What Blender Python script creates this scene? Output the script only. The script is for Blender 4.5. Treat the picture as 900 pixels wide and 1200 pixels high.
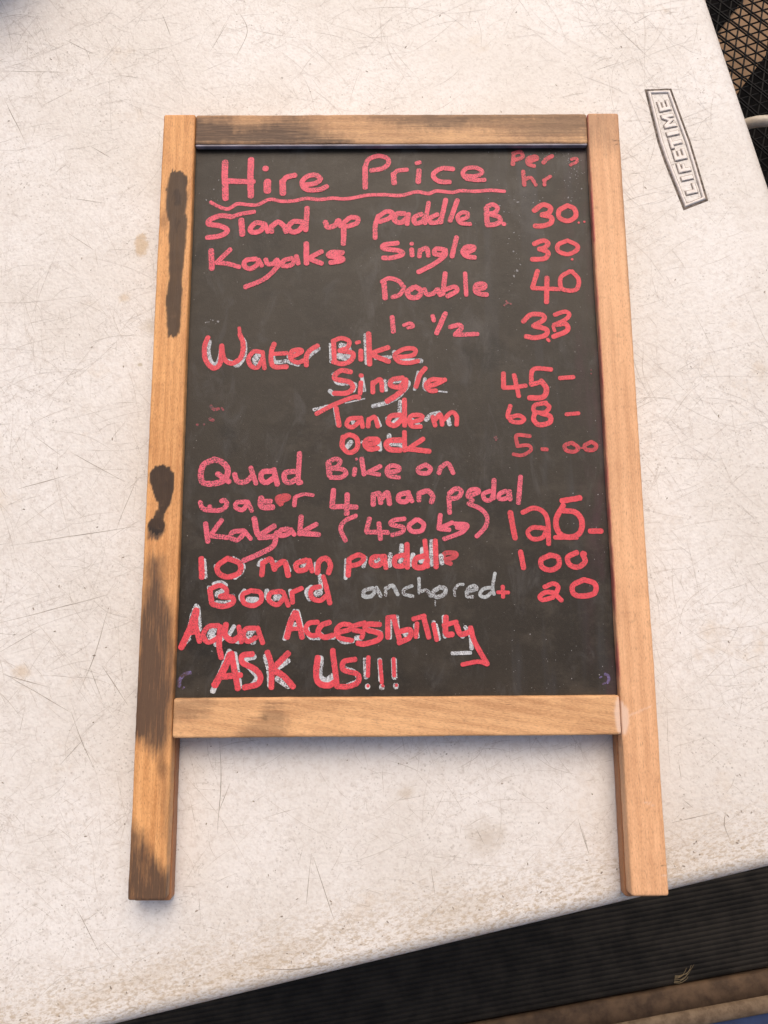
import bpy, bmesh, math, random
import numpy as np
from mathutils import Vector, noise as mnoise

for o in list(bpy.data.objects):
    bpy.data.objects.remove(o, do_unlink=True)
scene = bpy.context.scene
col = scene.collection
random.seed(7)
rng = np.random.default_rng(11)
R = math.radians

# ------------------------------------------------------------------ camera
TZ = 0.740            # table top
FZ = TZ + 0.026       # front face of the folded sign lying on it
cd = bpy.data.cameras.new('camera')
cam = bpy.data.objects.new('camera', cd)
col.objects.link(cam)
cd.sensor_fit = 'VERTICAL'
cd.sensor_height = 36.0
cd.sensor_width = 27.0
cd.lens = 27.0
cd.clip_start = 0.01
cd.clip_end = 200.0
cam.location = (-0.0116, 0.1767, FZ + 0.5764)
cam.rotation_euler = (0.1690, -0.0043, -0.0067)
scene.camera = cam

# ------------------------------------------------------------------ sky, sun, exposure
SUN_ELEV, SUN_AZ = 54.0, 6.0      # azimuth: degrees towards +X from +Y
world = bpy.data.worlds.new('World')
scene.world = world
world.use_nodes = True
wn = world.node_tree
wn.nodes.clear()
w_out = wn.nodes.new('ShaderNodeOutputWorld')
w_bg = wn.nodes.new('ShaderNodeBackground')
w_sky = wn.nodes.new('ShaderNodeTexSky')
w_sky.sky_type = 'NISHITA'
w_sky.sun_disc = False
w_sky.sun_elevation = R(SUN_ELEV)
w_sky.sun_rotation = R(SUN_AZ)
w_sky.air_density = 1.0
w_sky.dust_density = 6.0
w_sky.ozone_density = 0.6
w_bg.inputs['Strength'].default_value = 0.142
wn.links.new(w_sky.outputs[0], w_bg.inputs['Color'])
wn.links.new(w_bg.outputs[0], w_out.inputs['Surface'])

sd = bpy.data.lights.new('sun', 'SUN')
sd.energy = 1.28
sd.angle = R(44.0)
sd.color = (1.0, 0.84, 0.66)
sun = bpy.data.objects.new('sun', sd)
col.objects.link(sun)
sun.rotation_euler = (R(-(90 - SUN_ELEV)), 0, R(-SUN_AZ))
sun.location = (0, 3, 4)

vs = scene.view_settings
scene.display_settings.display_device = 'sRGB'
vs.view_transform = 'Standard'
vs.look = 'None'
vs.exposure = -0.03
vs.gamma = 1.0
vs.use_curve_mapping = False

# ------------------------------------------------------------------ helpers
def link(o, parent=None):
    col.objects.link(o)
    if parent is not None:
        o.parent = parent
    return o

def tag(o, label=None, cat=None, group=None, kind=None):
    if label: o['label'] = label
    if cat: o['category'] = cat
    if group: o['group'] = group
    if kind: o['kind'] = kind
    return o

def empty(name, loc=(0, 0, 0), rz=0.0):
    o = bpy.data.objects.new(name, None)
    o.location = loc
    o.rotation_euler = (0, 0, rz)
    o.empty_display_size = 0.05
    return link(o)

def mesh_obj(name, verts, faces, mat, parent=None, smooth=False):
    me = bpy.data.meshes.new(name)
    me.from_pydata([tuple(v) for v in verts], [], faces)
    me.validate()
    me.update()
    if smooth:
        me.polygons.foreach_set('use_smooth', [True] * len(me.polygons))
    if mat: me.materials.append(mat)
    return link(bpy.data.objects.new(name, me), parent)

def bm_obj(name, bm, mat, parent=None, smooth=False):
    me = bpy.data.meshes.new(name)
    bmesh.ops.recalc_face_normals(bm, faces=bm.faces[:])
    bm.to_mesh(me); bm.free()
    if smooth:
        me.polygons.foreach_set('use_smooth', [True] * len(me.polygons))
    me.materials.append(mat)
    return link(bpy.data.objects.new(name, me), parent)

def tube(points, rad, seg=12, cap=True):
    """verts, faces of a round tube along points"""
    pts = [Vector(p) for p in points]
    n = len(pts); V = []; F = []
    up = Vector((0.13, 0.21, 0.97))
    for i, p in enumerate(pts):
        t = (pts[min(i + 1, n - 1)] - pts[max(i - 1, 0)]).normalized()
        a = t.cross(up)
        if a.length < 1e-3: a = t.cross(Vector((1, 0, 0)))
        a.normalize(); b = a.cross(t).normalized()
        r = rad[i] if isinstance(rad, (list, tuple)) else rad
        for k in range(seg):
            q = 2 * math.pi * k / seg
            V.append(p + (a * math.cos(q) + b * math.sin(q)) * r)
    for i in range(n - 1):
        for k in range(seg):
            F.append((i * seg + k, i * seg + (k + 1) % seg, (i + 1) * seg + (k + 1) % seg, (i + 1) * seg + k))
    if cap:
        F.append(tuple(range(seg))[::-1]); F.append(tuple((n - 1) * seg + k for k in range(seg)))
    return V, F

def catmull(P, step):
    P = [np.array(p, float) for p in P]
    if len(P) == 2:
        n = max(2, int(np.linalg.norm(P[1] - P[0]) / step) + 1)
        return [P[0] + (P[1] - P[0]) * t for t in np.linspace(0, 1, n)]
    Q = [2 * P[0] - P[1]] + P + [2 * P[-1] - P[-2]]
    out = []
    for i in range(1, len(Q) - 2):
        p0, p1, p2, p3 = Q[i - 1:i + 3]
        n = max(2, int(np.linalg.norm(p2 - p1) / step) + 1)
        for k in range(n):
            t = k / n
            out.append(0.5 * ((2 * p1) + (-p0 + p2) * t + (2 * p0 - 5 * p1 + 4 * p2 - p3) * t * t + (-p0 + 3 * p1 - 3 * p2 + p3) * t ** 3))
    out.append(P[-1])
    return out

def offset_poly(P, d):
    """inset a CCW polygon by d (negative = outset)"""
    n = len(P); out = []
    for i in range(n):
        a, b, c = np.array(P[i - 1]), np.array(P[i]), np.array(P[(i + 1) % n])
        u = (b - a) / np.linalg.norm(b - a); v = (c - b) / np.linalg.norm(c - b)
        nu = np.array([-u[1], u[0]]); nv = np.array([-v[1], v[0]])
        m = nu + nv; m /= np.linalg.norm(m)
        out.append(tuple(b + m * d / max(0.35, float(m @ nu))))
    return out

# ------------------------------------------------------------------ material helpers
class NT:
    def __init__(self, name):
        self.m = bpy.data.materials.new(name)
        self.m.use_nodes = True
        self.t = self.m.node_tree
        self.t.nodes.clear()
        self.out = self.t.nodes.new('ShaderNodeOutputMaterial')
        self.b = self.t.nodes.new('ShaderNodeBsdfPrincipled')
        self.l(self.b.outputs[0], self.out.inputs['Surface'])
        self.tc = self.t.nodes.new('ShaderNodeTexCoord')
        self.obj = self.tc.outputs['Object']
    def l(self, a, b): self.t.links.new(a, b)
    def _set(self, sock, v):
        if hasattr(v, 'is_output'): self.l(v, sock)
        elif isinstance(v, (tuple, list)) and len(v) == 3 and sock.type == 'RGBA': sock.default_value = (*v, 1)
        else: sock.default_value = v
    def map(self, v, scale=(1, 1, 1), rot=(0, 0, 0), loc=(0, 0, 0)):
        n = self.t.nodes.new('ShaderNodeMapping')
        self.l(v, n.inputs[0]); n.inputs['Scale'].default_value = scale
        n.inputs['Rotation'].default_value = rot; n.inputs['Location'].default_value = loc
        return n.outputs[0]
    def noise(self, v, scale, detail=3, rough=0.55, dist=0.0, color=False):
        n = self.t.nodes.new('ShaderNodeTexNoise')
        self.l(v, n.inputs['Vector']); n.inputs['Scale'].default_value = scale
        n.inputs['Detail'].default_value = detail; n.inputs['Roughness'].default_value = rough
        n.inputs['Distortion'].default_value = dist
        return n.outputs['Color' if color else 'Fac']
    def voro(self, v, scale, feature='F1', out='Distance', rand=1.0):
        n = self.t.nodes.new('ShaderNodeTexVoronoi'); n.feature = feature
        self.l(v, n.inputs['Vector']); n.inputs['Scale'].default_value = scale
        n.inputs['Randomness'].default_value = rand
        return n.outputs[out]
    def wave(self, v, scale, dist=2.0, detail=2, dscale=1.0, dirn='X'):
        n = self.t.nodes.new('ShaderNodeTexWave'); n.bands_direction = dirn
        self.l(v, n.inputs['Vector']); n.inputs['Scale'].default_value = scale
        n.inputs['Distortion'].default_value = dist; n.inputs['Detail'].default_value = detail
        n.inputs['Detail Scale'].default_value = dscale
        return n.outputs['Fac']
    def rng(self, v, a, b, c=0.0, d=1.0):
        n = self.t.nodes.new('ShaderNodeMapRange'); n.interpolation_type = 'SMOOTHSTEP'
        self._set(n.inputs[0], v)
        for i, q in enumerate((a, b, c, d)): n.inputs[i + 1].default_value = q
        return n.outputs[0]
    def mix(self, f, a, b, mode='MIX'):
        n = self.t.nodes.new('ShaderNodeMix'); n.data_type = 'RGBA'; n.blend_type = mode
        self._set(n.inputs[0], f); self._set(n.inputs[6], a); self._set(n.inputs[7], b)
        return n.outputs[2]
    def math(self, op, a, b=0.0, clamp=False):
        n = self.t.nodes.new('ShaderNodeMath'); n.operation = op; n.use_clamp = clamp
        self._set(n.inputs[0], a); self._set(n.inputs[1], b)
        return n.outputs[0]
    def attr(self, name):
        n = self.t.nodes.new('ShaderNodeAttribute'); n.attribute_name = name
        s = self.t.nodes.new('ShaderNodeSeparateColor'); self.l(n.outputs['Color'], s.inputs[0])
        return s.outputs
    def sep(self, v):
        s = self.t.nodes.new('ShaderNodeSeparateXYZ'); self.l(v, s.inputs[0])
        return s.outputs
    def bump(self, h, strength, dist):
        n = self.t.nodes.new('ShaderNodeBump'); n.inputs['Strength'].default_value = strength
        n.inputs['Distance'].default_value = dist; self.l(h, n.inputs['Height'])
        self.l(n.outputs[0], self.b.inputs['Normal'])
    def fin(self, color, rough=0.5, spec=0.5, metal=0.0):
        self._set(self.b.inputs['Base Color'], color)
        self._set(self.b.inputs['Roughness'], rough)
        self._set(self.b.inputs['Specular IOR Level'], spec)
        self._set(self.b.inputs['Metallic'], metal)
        return self.m

# folding table: where it stands (shared by its stains, scratches and emblem)
TA = R(12.1)
TC = (0.4410, 0.0436)          # corner of the table top (where both edge lines meet)
TW, TL = 0.82, 1.83
def w2t(x, y):
    dx, dy = x - TC[0], y - TC[1]
    return (dx * math.cos(TA) + dy * math.sin(TA), -dx * math.sin(TA) + dy * math.cos(TA))

# ------------------------------------------------------------------ materials
def wood_mat(name, along, light, dark, seed, diag=0.0, smear=False):
    """planed pine; along = 'Y' or 'X'; the 'stain' attribute carries traced stains (R dark, G grey-brown, B pale scuffs)"""
    n = NT(name)
    base = n.map(n.obj, rot=(0, 0, diag), loc=(seed * 1.7, seed * 0.9, seed * 0.3))
    def sc(al, ac): return (ac, al, ac) if along == 'Y' else (al, ac, ac)
    broad = n.noise(n.map(base, sc(5, 38)), 1.0, 5, 0.6, 0.8)
    rings = n.wave(n.map(base, sc(2.2, 44)), 1.0, 7.0, 3, 0.7, 'X' if along == 'Y' else 'Y')
    fine = n.noise(n.map(base, sc(45, 1100)), 1.0, 3, 0.7)
    pore = n.noise(n.map(base, sc(130, 1500)), 1.0, 2, 0.5)
    blot = n.noise(base, 26, 4, 0.6)
    g = n.math('ADD', n.math('MULTIPLY', broad, 0.66), n.math('MULTIPLY', rings, 0.12))
    g = n.math('ADD', g, n.math('MULTIPLY', fine, 0.55))
    c = n.mix(n.rng(g, 0.42, 0.92), dark, light)
    c = n.mix(n.rng(n.noise(n.map(base, sc(14, 60), loc=(3, 8, 1)), 1.0, 5, 0.65, 1.2), 0.45, 0.75, 0, 0.45), c, tuple(v * f for v, f in zip(light, (1.12, 1.12, 1.1))))
    c = n.mix(n.rng(pore, 0.63, 0.74, 0, 0.55), c, tuple(v * 0.42 for v in dark))
    c = n.mix(n.rng(blot, 0.5, 0.75, 0, 0.32), c, tuple(v * f for v, f in zip(dark, (0.85, 0.8, 0.8))))
    knot = n.voro(n.map(base, sc(11, 24)), 1.0)
    c = n.mix(n.rng(knot, 0.04, 0.14, 0.55, 0.0), c, (0.17, 0.075, 0.03))
    fleck = n.noise(n.map(base, sc(420, 1300), loc=(5, 1, 2)), 1.0, 2, 0.6)
    c = n.mix(n.rng(fleck, 0.52, 0.72, 0, 0.40), c, tuple(v * 0.55 for v in dark))
    c = n.mix(n.rng(fleck, 0.46, 0.30, 0, 0.28), c, tuple(min(0.9, v * 1.25) for v in light))
    s = n.attr('stain')
    grain = n.rng(fine, 0.3, 0.7, 0.75, 1.1)
    gy = n.math('MULTIPLY', n.math('MULTIPLY', s[1], grain), n.rng(n.noise(n.map(base, sc(9, 45), loc=(1, 2, 5)), 1.0, 5, 0.65, 0.6), 0.28, 0.60, 0.62, 1.2), True)
    c = n.mix(n.math('MULTIPLY', gy, 0.94), c, (0.078, 0.046, 0.030))
    dk = n.math('MULTIPLY', s[0], n.rng(blot, 0.25, 0.7, 0.9, 1.0), True)
    tone = n.mix(n.rng(s[0], 0.80, 0.97), (0.068, 0.040, 0.021), (0.018, 0.010, 0.007))
    tone = n.mix(n.rng(n.noise(base, 60, 4, 0.6), 0.35, 0.7, 0, 0.6), tone, (0.036, 0.020, 0.012))
    c = n.mix(n.rng(dk, 0.0, 0.85, 0.0, 0.96), c, tone)
    c = n.mix(n.math('MULTIPLY', s[2], 0.75), c, (0.78, 0.58, 0.46))
    if smear:
        ox = n.sep(n.obj)[0]
        c = n.mix(n.math('MULTIPLY', n.math('MULTIPLY', n.rng(ox, 0.1652, 0.1640, 0, 1), n.rng(n.sep(n.obj)[1], 0.14, 0.16)), n.rng(n.noise(n.map(n.obj, (1, 0.4, 1)), 60, 4, 0.6), 0.40, 0.62, 0.1, 0.8), True), c, (0.42, 0.075, 0.085))
    # grimy handled edges
    grime = n.noise(base, 85, 5, 0.7)
    c = n.mix(n.rng(grime, 0.58, 0.78, 0, 0.35), c, (0.16, 0.09, 0.05))
    h = n.math('ADD', n.math('MULTIPLY', fine, 0.5), n.math('MULTIPLY', pore, -0.5))
    n.bump(h, 0.35, 0.0006)
    return n.fin(c, n.rng(fine, 0.2, 0.8, 0.48, 0.66), 0.35)

M = {}
LT, DK = (0.79, 0.41, 0.165), (0.50, 0.215, 0.072)
M['wood_ls'] = wood_mat('wood_left', 'Y', LT, DK, 1.0)
M['wood_rs'] = wood_mat('wood_right', 'Y', (0.82, 0.47, 0.255), (0.60, 0.31, 0.155), 2.3, smear=True)
M['wood_tr'] = wood_mat('wood_top', 'X', (0.66, 0.39, 0.195), (0.40, 0.21, 0.10), 3.1)
M['wood_br'] = wood_mat('wood_bottom', 'X', (0.76, 0.44, 0.215), (0.50, 0.255, 0.115), 4.7, 0.16)
M['wood_back'] = wood_mat('wood_back', 'Y', (0.50, 0.23, 0.10), (0.30, 0.12, 0.05), 5.9)

n = NT('blackboard_paint')
big = n.noise(n.obj, 7, 5, 0.6, 0.4)
mid = n.noise(n.map(n.obj, (1, 1.4, 1)), 38, 5, 0.65)
wipe = n.noise(n.map(n.obj, (60, 6, 10), (0, 0, 0.35)), 1.0, 4, 0.6)
cw = n.noise(n.obj, 1500, 2, 0.6)
c = n.mix(n.rng(big, 0.3, 0.7), (0.019, 0.0140, 0.0090), (0.033, 0.0252, 0.0165))
c = n.mix(n.rng(mid, 0.48, 0.72, 0, 0.85), c, (0.050, 0.040, 0.029))
xyz = n.sep(n.obj)
rightside = n.math('MULTIPLY', n.rng(xyz[0], 0.03, 0.10), n.rng(wipe, 0.48, 0.70, 0, 0.55))
c = n.mix(rightside, c, (0.048, 0.046, 0.048))
rededge = n.math('MULTIPLY', n.rng(xyz[0], 0.135, 0.162), n.rng(n.noise(n.map(n.obj, (1, 0.25, 1)), 50, 4, 0.6), 0.42, 0.7, 0, 0.5))
c = n.mix(rededge, c, (0.085, 0.030, 0.045))
dark = n.rng(n.noise(n.map(n.obj, loc=(3, 1, 0)), 16, 4, 0.6), 0.56, 0.68, 0, 0.7)
c = n.mix(dark, c, (0.010, 0.008, 0.006))
c = n.mix(n.rng(n.noise(n.obj, 420, 3, 0.6), 0.5, 0.75, 0, 0.40), c, (0.052, 0.042, 0.032))
ghost = n.noise(n.map(n.obj, (2.2, 1, 1), (0, 0, -0.5), (4, 4, 0)), 22, 5, 0.7, 0.8)
c = n.mix(n.rng(ghost, 0.50, 0.74, 0, 0.65), c, (0.066, 0.060, 0.056))
spk = n.noise(n.map(n.obj, loc=(7, 2, 0)), 520, 2, 0.5)
c = n.mix(n.rng(spk, 0.735, 0.78, 0, 0.5), c, (0.35, 0.33, 0.31))
grainh = n.math('ADD', n.math('MULTIPLY', cw, 0.7), n.math('MULTIPLY', mid, 0.5))
n.bump(grainh, 0.5, 0.00035)
M['panel'] = n.fin(c, n.rng(mid, 0.3, 0.7, 0.42, 0.52), 0.30)

def marker_mat(name, colr, dark, gap, gapamt, rough=0.5, scale=1150):
    n = NT(name)
    a = n.noise(n.obj, scale, 1, 0.5)
    b = n.noise(n.obj, 230, 5, 0.7)
    e = n.noise(n.map(n.obj, loc=(2, 5, 0)), 75, 4, 0.6)
    c = n.mix(n.rng(b, 0.3, 0.7, 0, 0.9), colr, dark)
    c = n.mix(n.math('MULTIPLY', n.rng(a, gap, gap + 0.14), n.rng(e, 0.32, 0.66, 0.3 * gapamt, 1.5 * gapamt), True), c, (0.075, 0.045, 0.045))
    n.bump(a, 0.3, 0.0002)
    return n.fin(c, rough, 0.35)
M['pink'] = marker_mat('marker_pink', (0.82, 0.110, 0.165), (0.60, 0.065, 0.105), 0.49, 0.60)
M['pink2'] = marker_mat('marker_rose', (0.80, 0.13, 0.19), (0.62, 0.085, 0.135), 0.46, 0.64)
M['red'] = marker_mat('marker_red', (0.78, 0.078, 0.100), (0.56, 0.046, 0.064), 0.52, 0.50)
M['dimred'] = marker_mat('marker_red_worn', (0.62, 0.065, 0.080), (0.36, 0.040, 0.050), 0.55, 0.75)
M['dim'] = marker_mat('marker_red_faded', (0.66, 0.070, 0.095), (0.42, 0.048, 0.062), 0.52, 0.75)
M['smudge'] = marker_mat('marker_red_speck', (0.40, 0.050, 0.065), (0.16, 0.040, 0.045), 0.42, 0.95)
M['white'] = marker_mat('chalk_white', (0.66, 0.68, 0.70), (0.40, 0.42, 0.45), 0.46, 0.72, 0.8, 1250)
M['chalk'] = marker_mat('chalk_grey', (0.52, 0.55, 0.56), (0.33, 0.36, 0.37), 0.46, 0.85, 0.85, 1500)
M['purple'] = marker_mat('chalk_purple', (0.20, 0.16, 0.36), (0.09, 0.075, 0.15), 0.38, 0.95, 0.8, 800)
n = NT('chalk_dust')
M['dust'] = n.fin((0.27, 0.26, 0.26), 0.9, 0.2)

# moulded polyethylene table top
n = NT('moulded_plastic')
peb = n.voro(n.obj, 420, 'SMOOTH_F1')
peb2 = n.noise(n.obj, 900, 3, 0.6)
ln = n.noise(n.obj, 9, 5, 0.6)
c = n.mix(n.rng(ln, 0.35, 0.68), (0.792, 0.760, 0.724), (0.718, 0.675, 0.622))
pit = n.noise(n.map(n.obj, loc=(4, 9, 0)), 330, 3, 0.65)
dens = n.noise(n.map(n.obj, loc=(1, 3, 0)), 14, 4, 0.6)
c = n.mix(n.math('MULTIPLY', n.rng(pit, 0.57, 0.70), n.rng(dens, 0.3, 0.7, 0.15, 0.65), True), c, (0.42, 0.365, 0.315))
dots = n.voro(n.map(n.obj, loc=(2, 4, 0)), 330)
dr = n.rng(n.noise(n.map(n.obj, loc=(6, 4, 0)), 120, 3, 0.6), 0.42, 0.66, 0.0, 0.26)
dm = n.math('LESS_THAN', dots, dr)
c = n.mix(n.math('MULTIPLY', dm, n.rng(dens, 0.35, 0.62, 0.12, 0.60)), c, (0.34, 0.295, 0.255))
mot = n.noise(n.map(n.obj, loc=(3, 3, 0)), 210, 4, 0.7)
c = n.mix(n.rng(mot, 0.42, 0.72, 0, 0.55), c, (0.60, 0.54, 0.485))
# hair-fine grime following the moulding texture: thin level lines of a noise field
def hair(scale, seed, wdt, amt):
    f = n.noise(n.map(n.obj, loc=(seed, seed * 2.3, 0)), scale, 4, 0.6, 0.7)
    return n.rng(n.math('ABSOLUTE', n.math('SUBTRACT', f, 0.5)), 0.0, wdt, amt, 0.0)
msk = n.rng(n.noise(n.map(n.obj, loc=(8, 1, 0)), 30, 3, 0.6), 0.40, 0.60)
c = n.mix(n.math('MULTIPLY', hair(55, 1.2, 0.009, 0.45), msk, True), c, (0.40, 0.35, 0.30))
msk2 = n.rng(n.noise(n.map(n.obj, loc=(2, 6, 0)), 24, 3, 0.6), 0.48, 0.68)
c = n.mix(n.math('MULTIPLY', hair(95, 4.2, 0.012, 0.35), msk2, True), c, (0.42, 0.36, 0.31))
# brown rubbed-in dirt: blotches and along the front edge (local y = distance from that edge)
loc = n.sep(n.obj)
tan = n.rng(n.noise(n.map(n.obj, loc=(5, 5, 0)), 17, 5, 0.65), 0.60, 0.78, 0, 0.45)
c = n.mix(tan, c, (0.60, 0.47, 0.33))
def spot(x, y, rx, ry, rot, amt, colr, soft=0.5):
    global c
    q = n.map(n.obj, loc=(0, 0, 0)); vm = n.t.nodes.new('ShaderNodeVectorMath'); vm.operation = 'SUBTRACT'
    n.l(n.obj, vm.inputs[0]); vm.inputs[1].default_value = (*w2t(x, y), TZ)
    m2 = n.map(vm.outputs[0], (1, 1, 0), (0, 0, rot)); m3 = n.map(m2, (1 / rx, 1 / ry, 0))
    ln_ = n.t.nodes.new('ShaderNodeVectorMath'); ln_.operation = 'LENGTH'; n.l(m3, ln_.inputs[0])
    wob = n.math('ADD', ln_.outputs['Value'], n.math('MULTIPLY', n.math('SUBTRACT', n.noise(n.obj, 190, 4, 0.7), 0.5), 1.6))
    c = n.mix(n.rng(wob, 1.0 - soft, 1.0 + soft * 0.4, amt, 0.0), c, colr)
TAN = (0.56, 0.41, 0.25)
spot(-0.2118, 0.5094, 0.006, 0.011, 0.1, 0.75, TAN, 0.35)
spot(0.0659, 0.0340, 0.016, 0.013, 0.2, 0.55, (0.50, 0.42, 0.33), 0.9)
spot(0.0065, 0.0660, 0.007, 0.005, 0.2, 0.5, (0.52, 0.43, 0.33), 0.8)
spot(-0.2230, 0.4620, 0.006, 0.005, 0.0, 0.5, TAN, 0.8)
spot(-0.2010, 0.4360, 0.008, 0.006, 0.4, 0.45, (0.52, 0.44, 0.33), 0.8)
spot(-0.2080, 0.4035, 0.0025, 0.0018, 0.4, 0.7, (0.45, 0.38, 0.27), 0.5)
spot(-0.2870, 0.1570, 0.008, 0.006, 0.4, 0.5, TAN, 0.8)
spot(-0.1000, -0.0500, 0.060, 0.008, -0.1, 0.30, (0.50, 0.40, 0.28), 0.9)
spot(-0.2000, -0.0650, 0.070, 0.009, -0.1, 0.26, (0.55, 0.44, 0.31), 0.9)
spot(0.0450, -0.0150, 0.060, 0.008, -0.1, 0.24, (0.53, 0.44, 0.33), 0.9)
edge = n.rng(loc[1], 0.008, 0.075, 1.0, 0.0)
edn = n.noise(n.map(n.obj, (1, 2.2, 1), (0, 0, 0.3)), 260, 5, 0.75)
c = n.mix(n.math('MULTIPLY', edge, n.rng(edn, 0.45, 0.62, 0.08, 0.90), True), c, (0.47, 0.37, 0.26))
hgt = n.math('ADD', n.math('MULTIPLY', peb, 0.8), n.math('MULTIPLY', peb2, 0.5))
n.bump(hgt, 0.45, 0.0007)
M['plastic'] = n.fin(c, 0.48, 0.4)
n = NT('plain_moulded_plastic')
c = n.mix(n.rng(n.noise(n.obj, 260, 4, 0.6), 0.45, 0.75, 0, 0.5), (0.80, 0.74, 0.69), (0.55, 0.48, 0.42))
n.bump(n.noise(n.obj, 700, 3, 0.6), 0.2, 0.0003)
M['plastic_ridge'] = n.fin(c, 0.45, 0.4)
n = NT('groove_dirt')
M['groove'] = n.fin(n.mix(n.rng(n.noise(n.obj, 350, 4, 0.7), 0.35, 0.68), (0.06, 0.048, 0.038), (0.26, 0.21, 0.175)), 0.8, 0.2)
n = NT('groove_dirt_light')
M['groove_light'] = n.fin(n.mix(n.rng(n.noise(n.obj, 380, 4, 0.7), 0.35, 0.65), (0.13, 0.105, 0.088), (0.42, 0.36, 0.31)), 0.7, 0.2)
def flat(name, c0, c1, scale, rough=0.7, spec=0.3, bs=0.0, metal=0.0):
    n = NT(name)
    f = n.noise(n.obj, scale, 5, 0.65)
    if bs: n.bump(f, 0.4, bs)
    return n.fin(n.mix(n.rng(f, 0.3, 0.7), c0, c1), rough, spec, metal)
M['scratch'] = flat('scratch_dirt', (0.36, 0.315, 0.27), (0.60, 0.54, 0.485), 120, 0.8, 0.2)
M['scratch_dark'] = flat('scratch_dirt_dark', (0.20, 0.165, 0.13), (0.40, 0.34, 0.28), 150, 0.8, 0.2)
M['rubber'] = flat('ribbed_rubber', (0.007, 0.006, 0.005), (0.019, 0.016, 0.013), 24, 0.75, 0.18, 0.0008)
M['rubber_and_shade'] = flat('rubber_and_floor_shade', (0.003, 0.003, 0.003), (0.007, 0.006, 0.006), 18, 0.95, 0.03)  # underlay rubber, and the near-black of the painted floor shade
M['batten'] = flat('worn_timber', (0.045, 0.026, 0.014), (0.110, 0.066, 0.036), 32, 0.75, 0.3, 0.002)
M['batten_lip'] = flat('worn_timber_lip', (0.105, 0.068, 0.040), (0.20, 0.14, 0.088), 60, 0.7, 0.3, 0.001)
M['blue'] = flat('blue_tarp', (0.014, 0.014, 0.040), (0.024, 0.050, 0.14), 14, 0.5, 0.5, 0.002)
M['blue_shade_tint'] = flat('shade_block_blue', (0.012, 0.022, 0.14), (0.03, 0.05, 0.24), 200, 0.8, 0.2)
M['concrete'] = flat('sandy_concrete', (0.19, 0.118, 0.068), (0.27, 0.172, 0.102), 9, 0.85, 0.2, 0.002)
M['strand'] = flat('black_cord', (0.005, 0.005, 0.005), (0.012, 0.011, 0.010), 300, 0.7, 0.15)
M['cream_tube'] = flat('cream_enamel', (0.56, 0.50, 0.41), (0.42, 0.35, 0.27), 60, 0.4, 0.5)
M['dark_tube'] = flat('black_enamel', (0.012, 0.012, 0.012), (0.02, 0.02, 0.02), 60, 0.4, 0.5)
M['steel'] = flat('grey_powder_coat', (0.16, 0.16, 0.16), (0.22, 0.22, 0.22), 60, 0.45, 0.5)
M['lit_rail_strip'] = flat('lit_rail_paint', (0.17, 0.15, 0.17), (0.33, 0.30, 0.35), 60, 0.5, 0.5)  # rail paint tone with its lavender reflected light in the colour
M['straw'] = flat('dry_straw', (0.14, 0.10, 0.055), (0.24, 0.185, 0.105), 200, 0.8, 0.2)

# ------------------------------------------------------------------ ground
S = 30.0
g = mesh_obj('ground', [(-S, -S, 0), (S, -S, 0), (S, S, 0), (-S, S, 0)], [(0, 1, 2, 3)], M['concrete'])
tag(g, kind='structure')

# ribbed rubber mat in front of the table, its ribs along local x
MA = R(9.0)
mat_o = empty('rubber_mat', (0.0921, -0.4220, 0.0), MA)
tag(mat_o, 'black ribbed rubber mat lying beside the brown timber strip', 'mat')
V, F = [], []
pitch, nr = 0.0076, 74
prof = []
for i in range(nr):
    y = i * pitch
    prof += [(y, 0.0045), (y + pitch * 0.22, 0.0052), (y + pitch * 0.40, 0.0058), (y + pitch * 0.62, 0.0061), (y + pitch * 0.82, 0.0058)]
prof += [(nr * pitch, 0.0045)]
xs = np.linspace(-1.05, 1.0, 42)
for j, x in enumerate(xs):
    for (y, z) in prof:
        w = 0.0012 * mnoise.noise(Vector((x * 3, y * 4, 0.5)))
        V.append((x, y + w + 0.0010 * math.sin(x * 2.1), z + 0.0012 * (1 + mnoise.noise(Vector((x * 5, y * 5, 2.0))))))
m_ = len(prof)
for j in range(len(xs) - 1):
    for i in range(m_ - 1):
        F.append((j * m_ + i, (j + 1) * m_ + i, (j + 1) * m_ + i + 1, j * m_ + i + 1))
mesh_obj('ribbed_sheet', V, F, M['rubber'], mat_o)
mesh_obj('underlay', [(-1.05, 0, 0.003), (1, 0, 0.003), (1, nr * pitch, 0.003), (-1.05, nr * pitch, 0.003)], [(0, 1, 2, 3)], M['rubber_and_shade'], mat_o)

# worn timber strip along the mat, with a rounded lip
bt = empty('timber_strip', (0.0921, -0.4220, 0.0), MA)
tag(bt, 'worn brown timber edging strip along the ribbed black mat', 'timber strip')
def sweep(profile, xs, amp=0.0, seed=0):
    V, F = [], []; k = len(profile)
    for x in xs:
        for (y, z) in profile:
            V.append((x, y + amp * mnoise.noise(Vector((x * 9, z * 30, seed))), z + amp * mnoise.noise(Vector((x * 14, y * 40, seed + 3)))))
    for j in range(len(xs) - 1):
        for i in range(k):
            F.append((j * k + i, j * k + (i + 1) % k, (j + 1) * k + (i + 1) % k, (j + 1) * k + i))
    F.append(tuple(range(k))); F.append(tuple((len(xs) - 1) * k + i for i in range(k))[::-1])
    return V, F
xs2 = np.linspace(-1.05, 1.0, 130)
V, F = sweep([(-0.002, 0.0), (-0.0015, 0.012), (-0.005, 0.0155), (-0.020, 0.0140), (-0.036, 0.0150), (-0.038, 0.0)], xs2, 0.0016, 1)
mesh_obj('board', V, F, M['batten'], bt, True)
V, F = sweep([(-0.035, 0.0), (-0.036, 0.016), (-0.040, 0.0205), (-0.047, 0.0220), (-0.058, 0.0195), (-0.063, 0.012), (-0.064, 0.0)], xs2, 0.0012, 5)
mesh_obj('lip', V, F, M['batten_lip'], bt, True)

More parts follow.
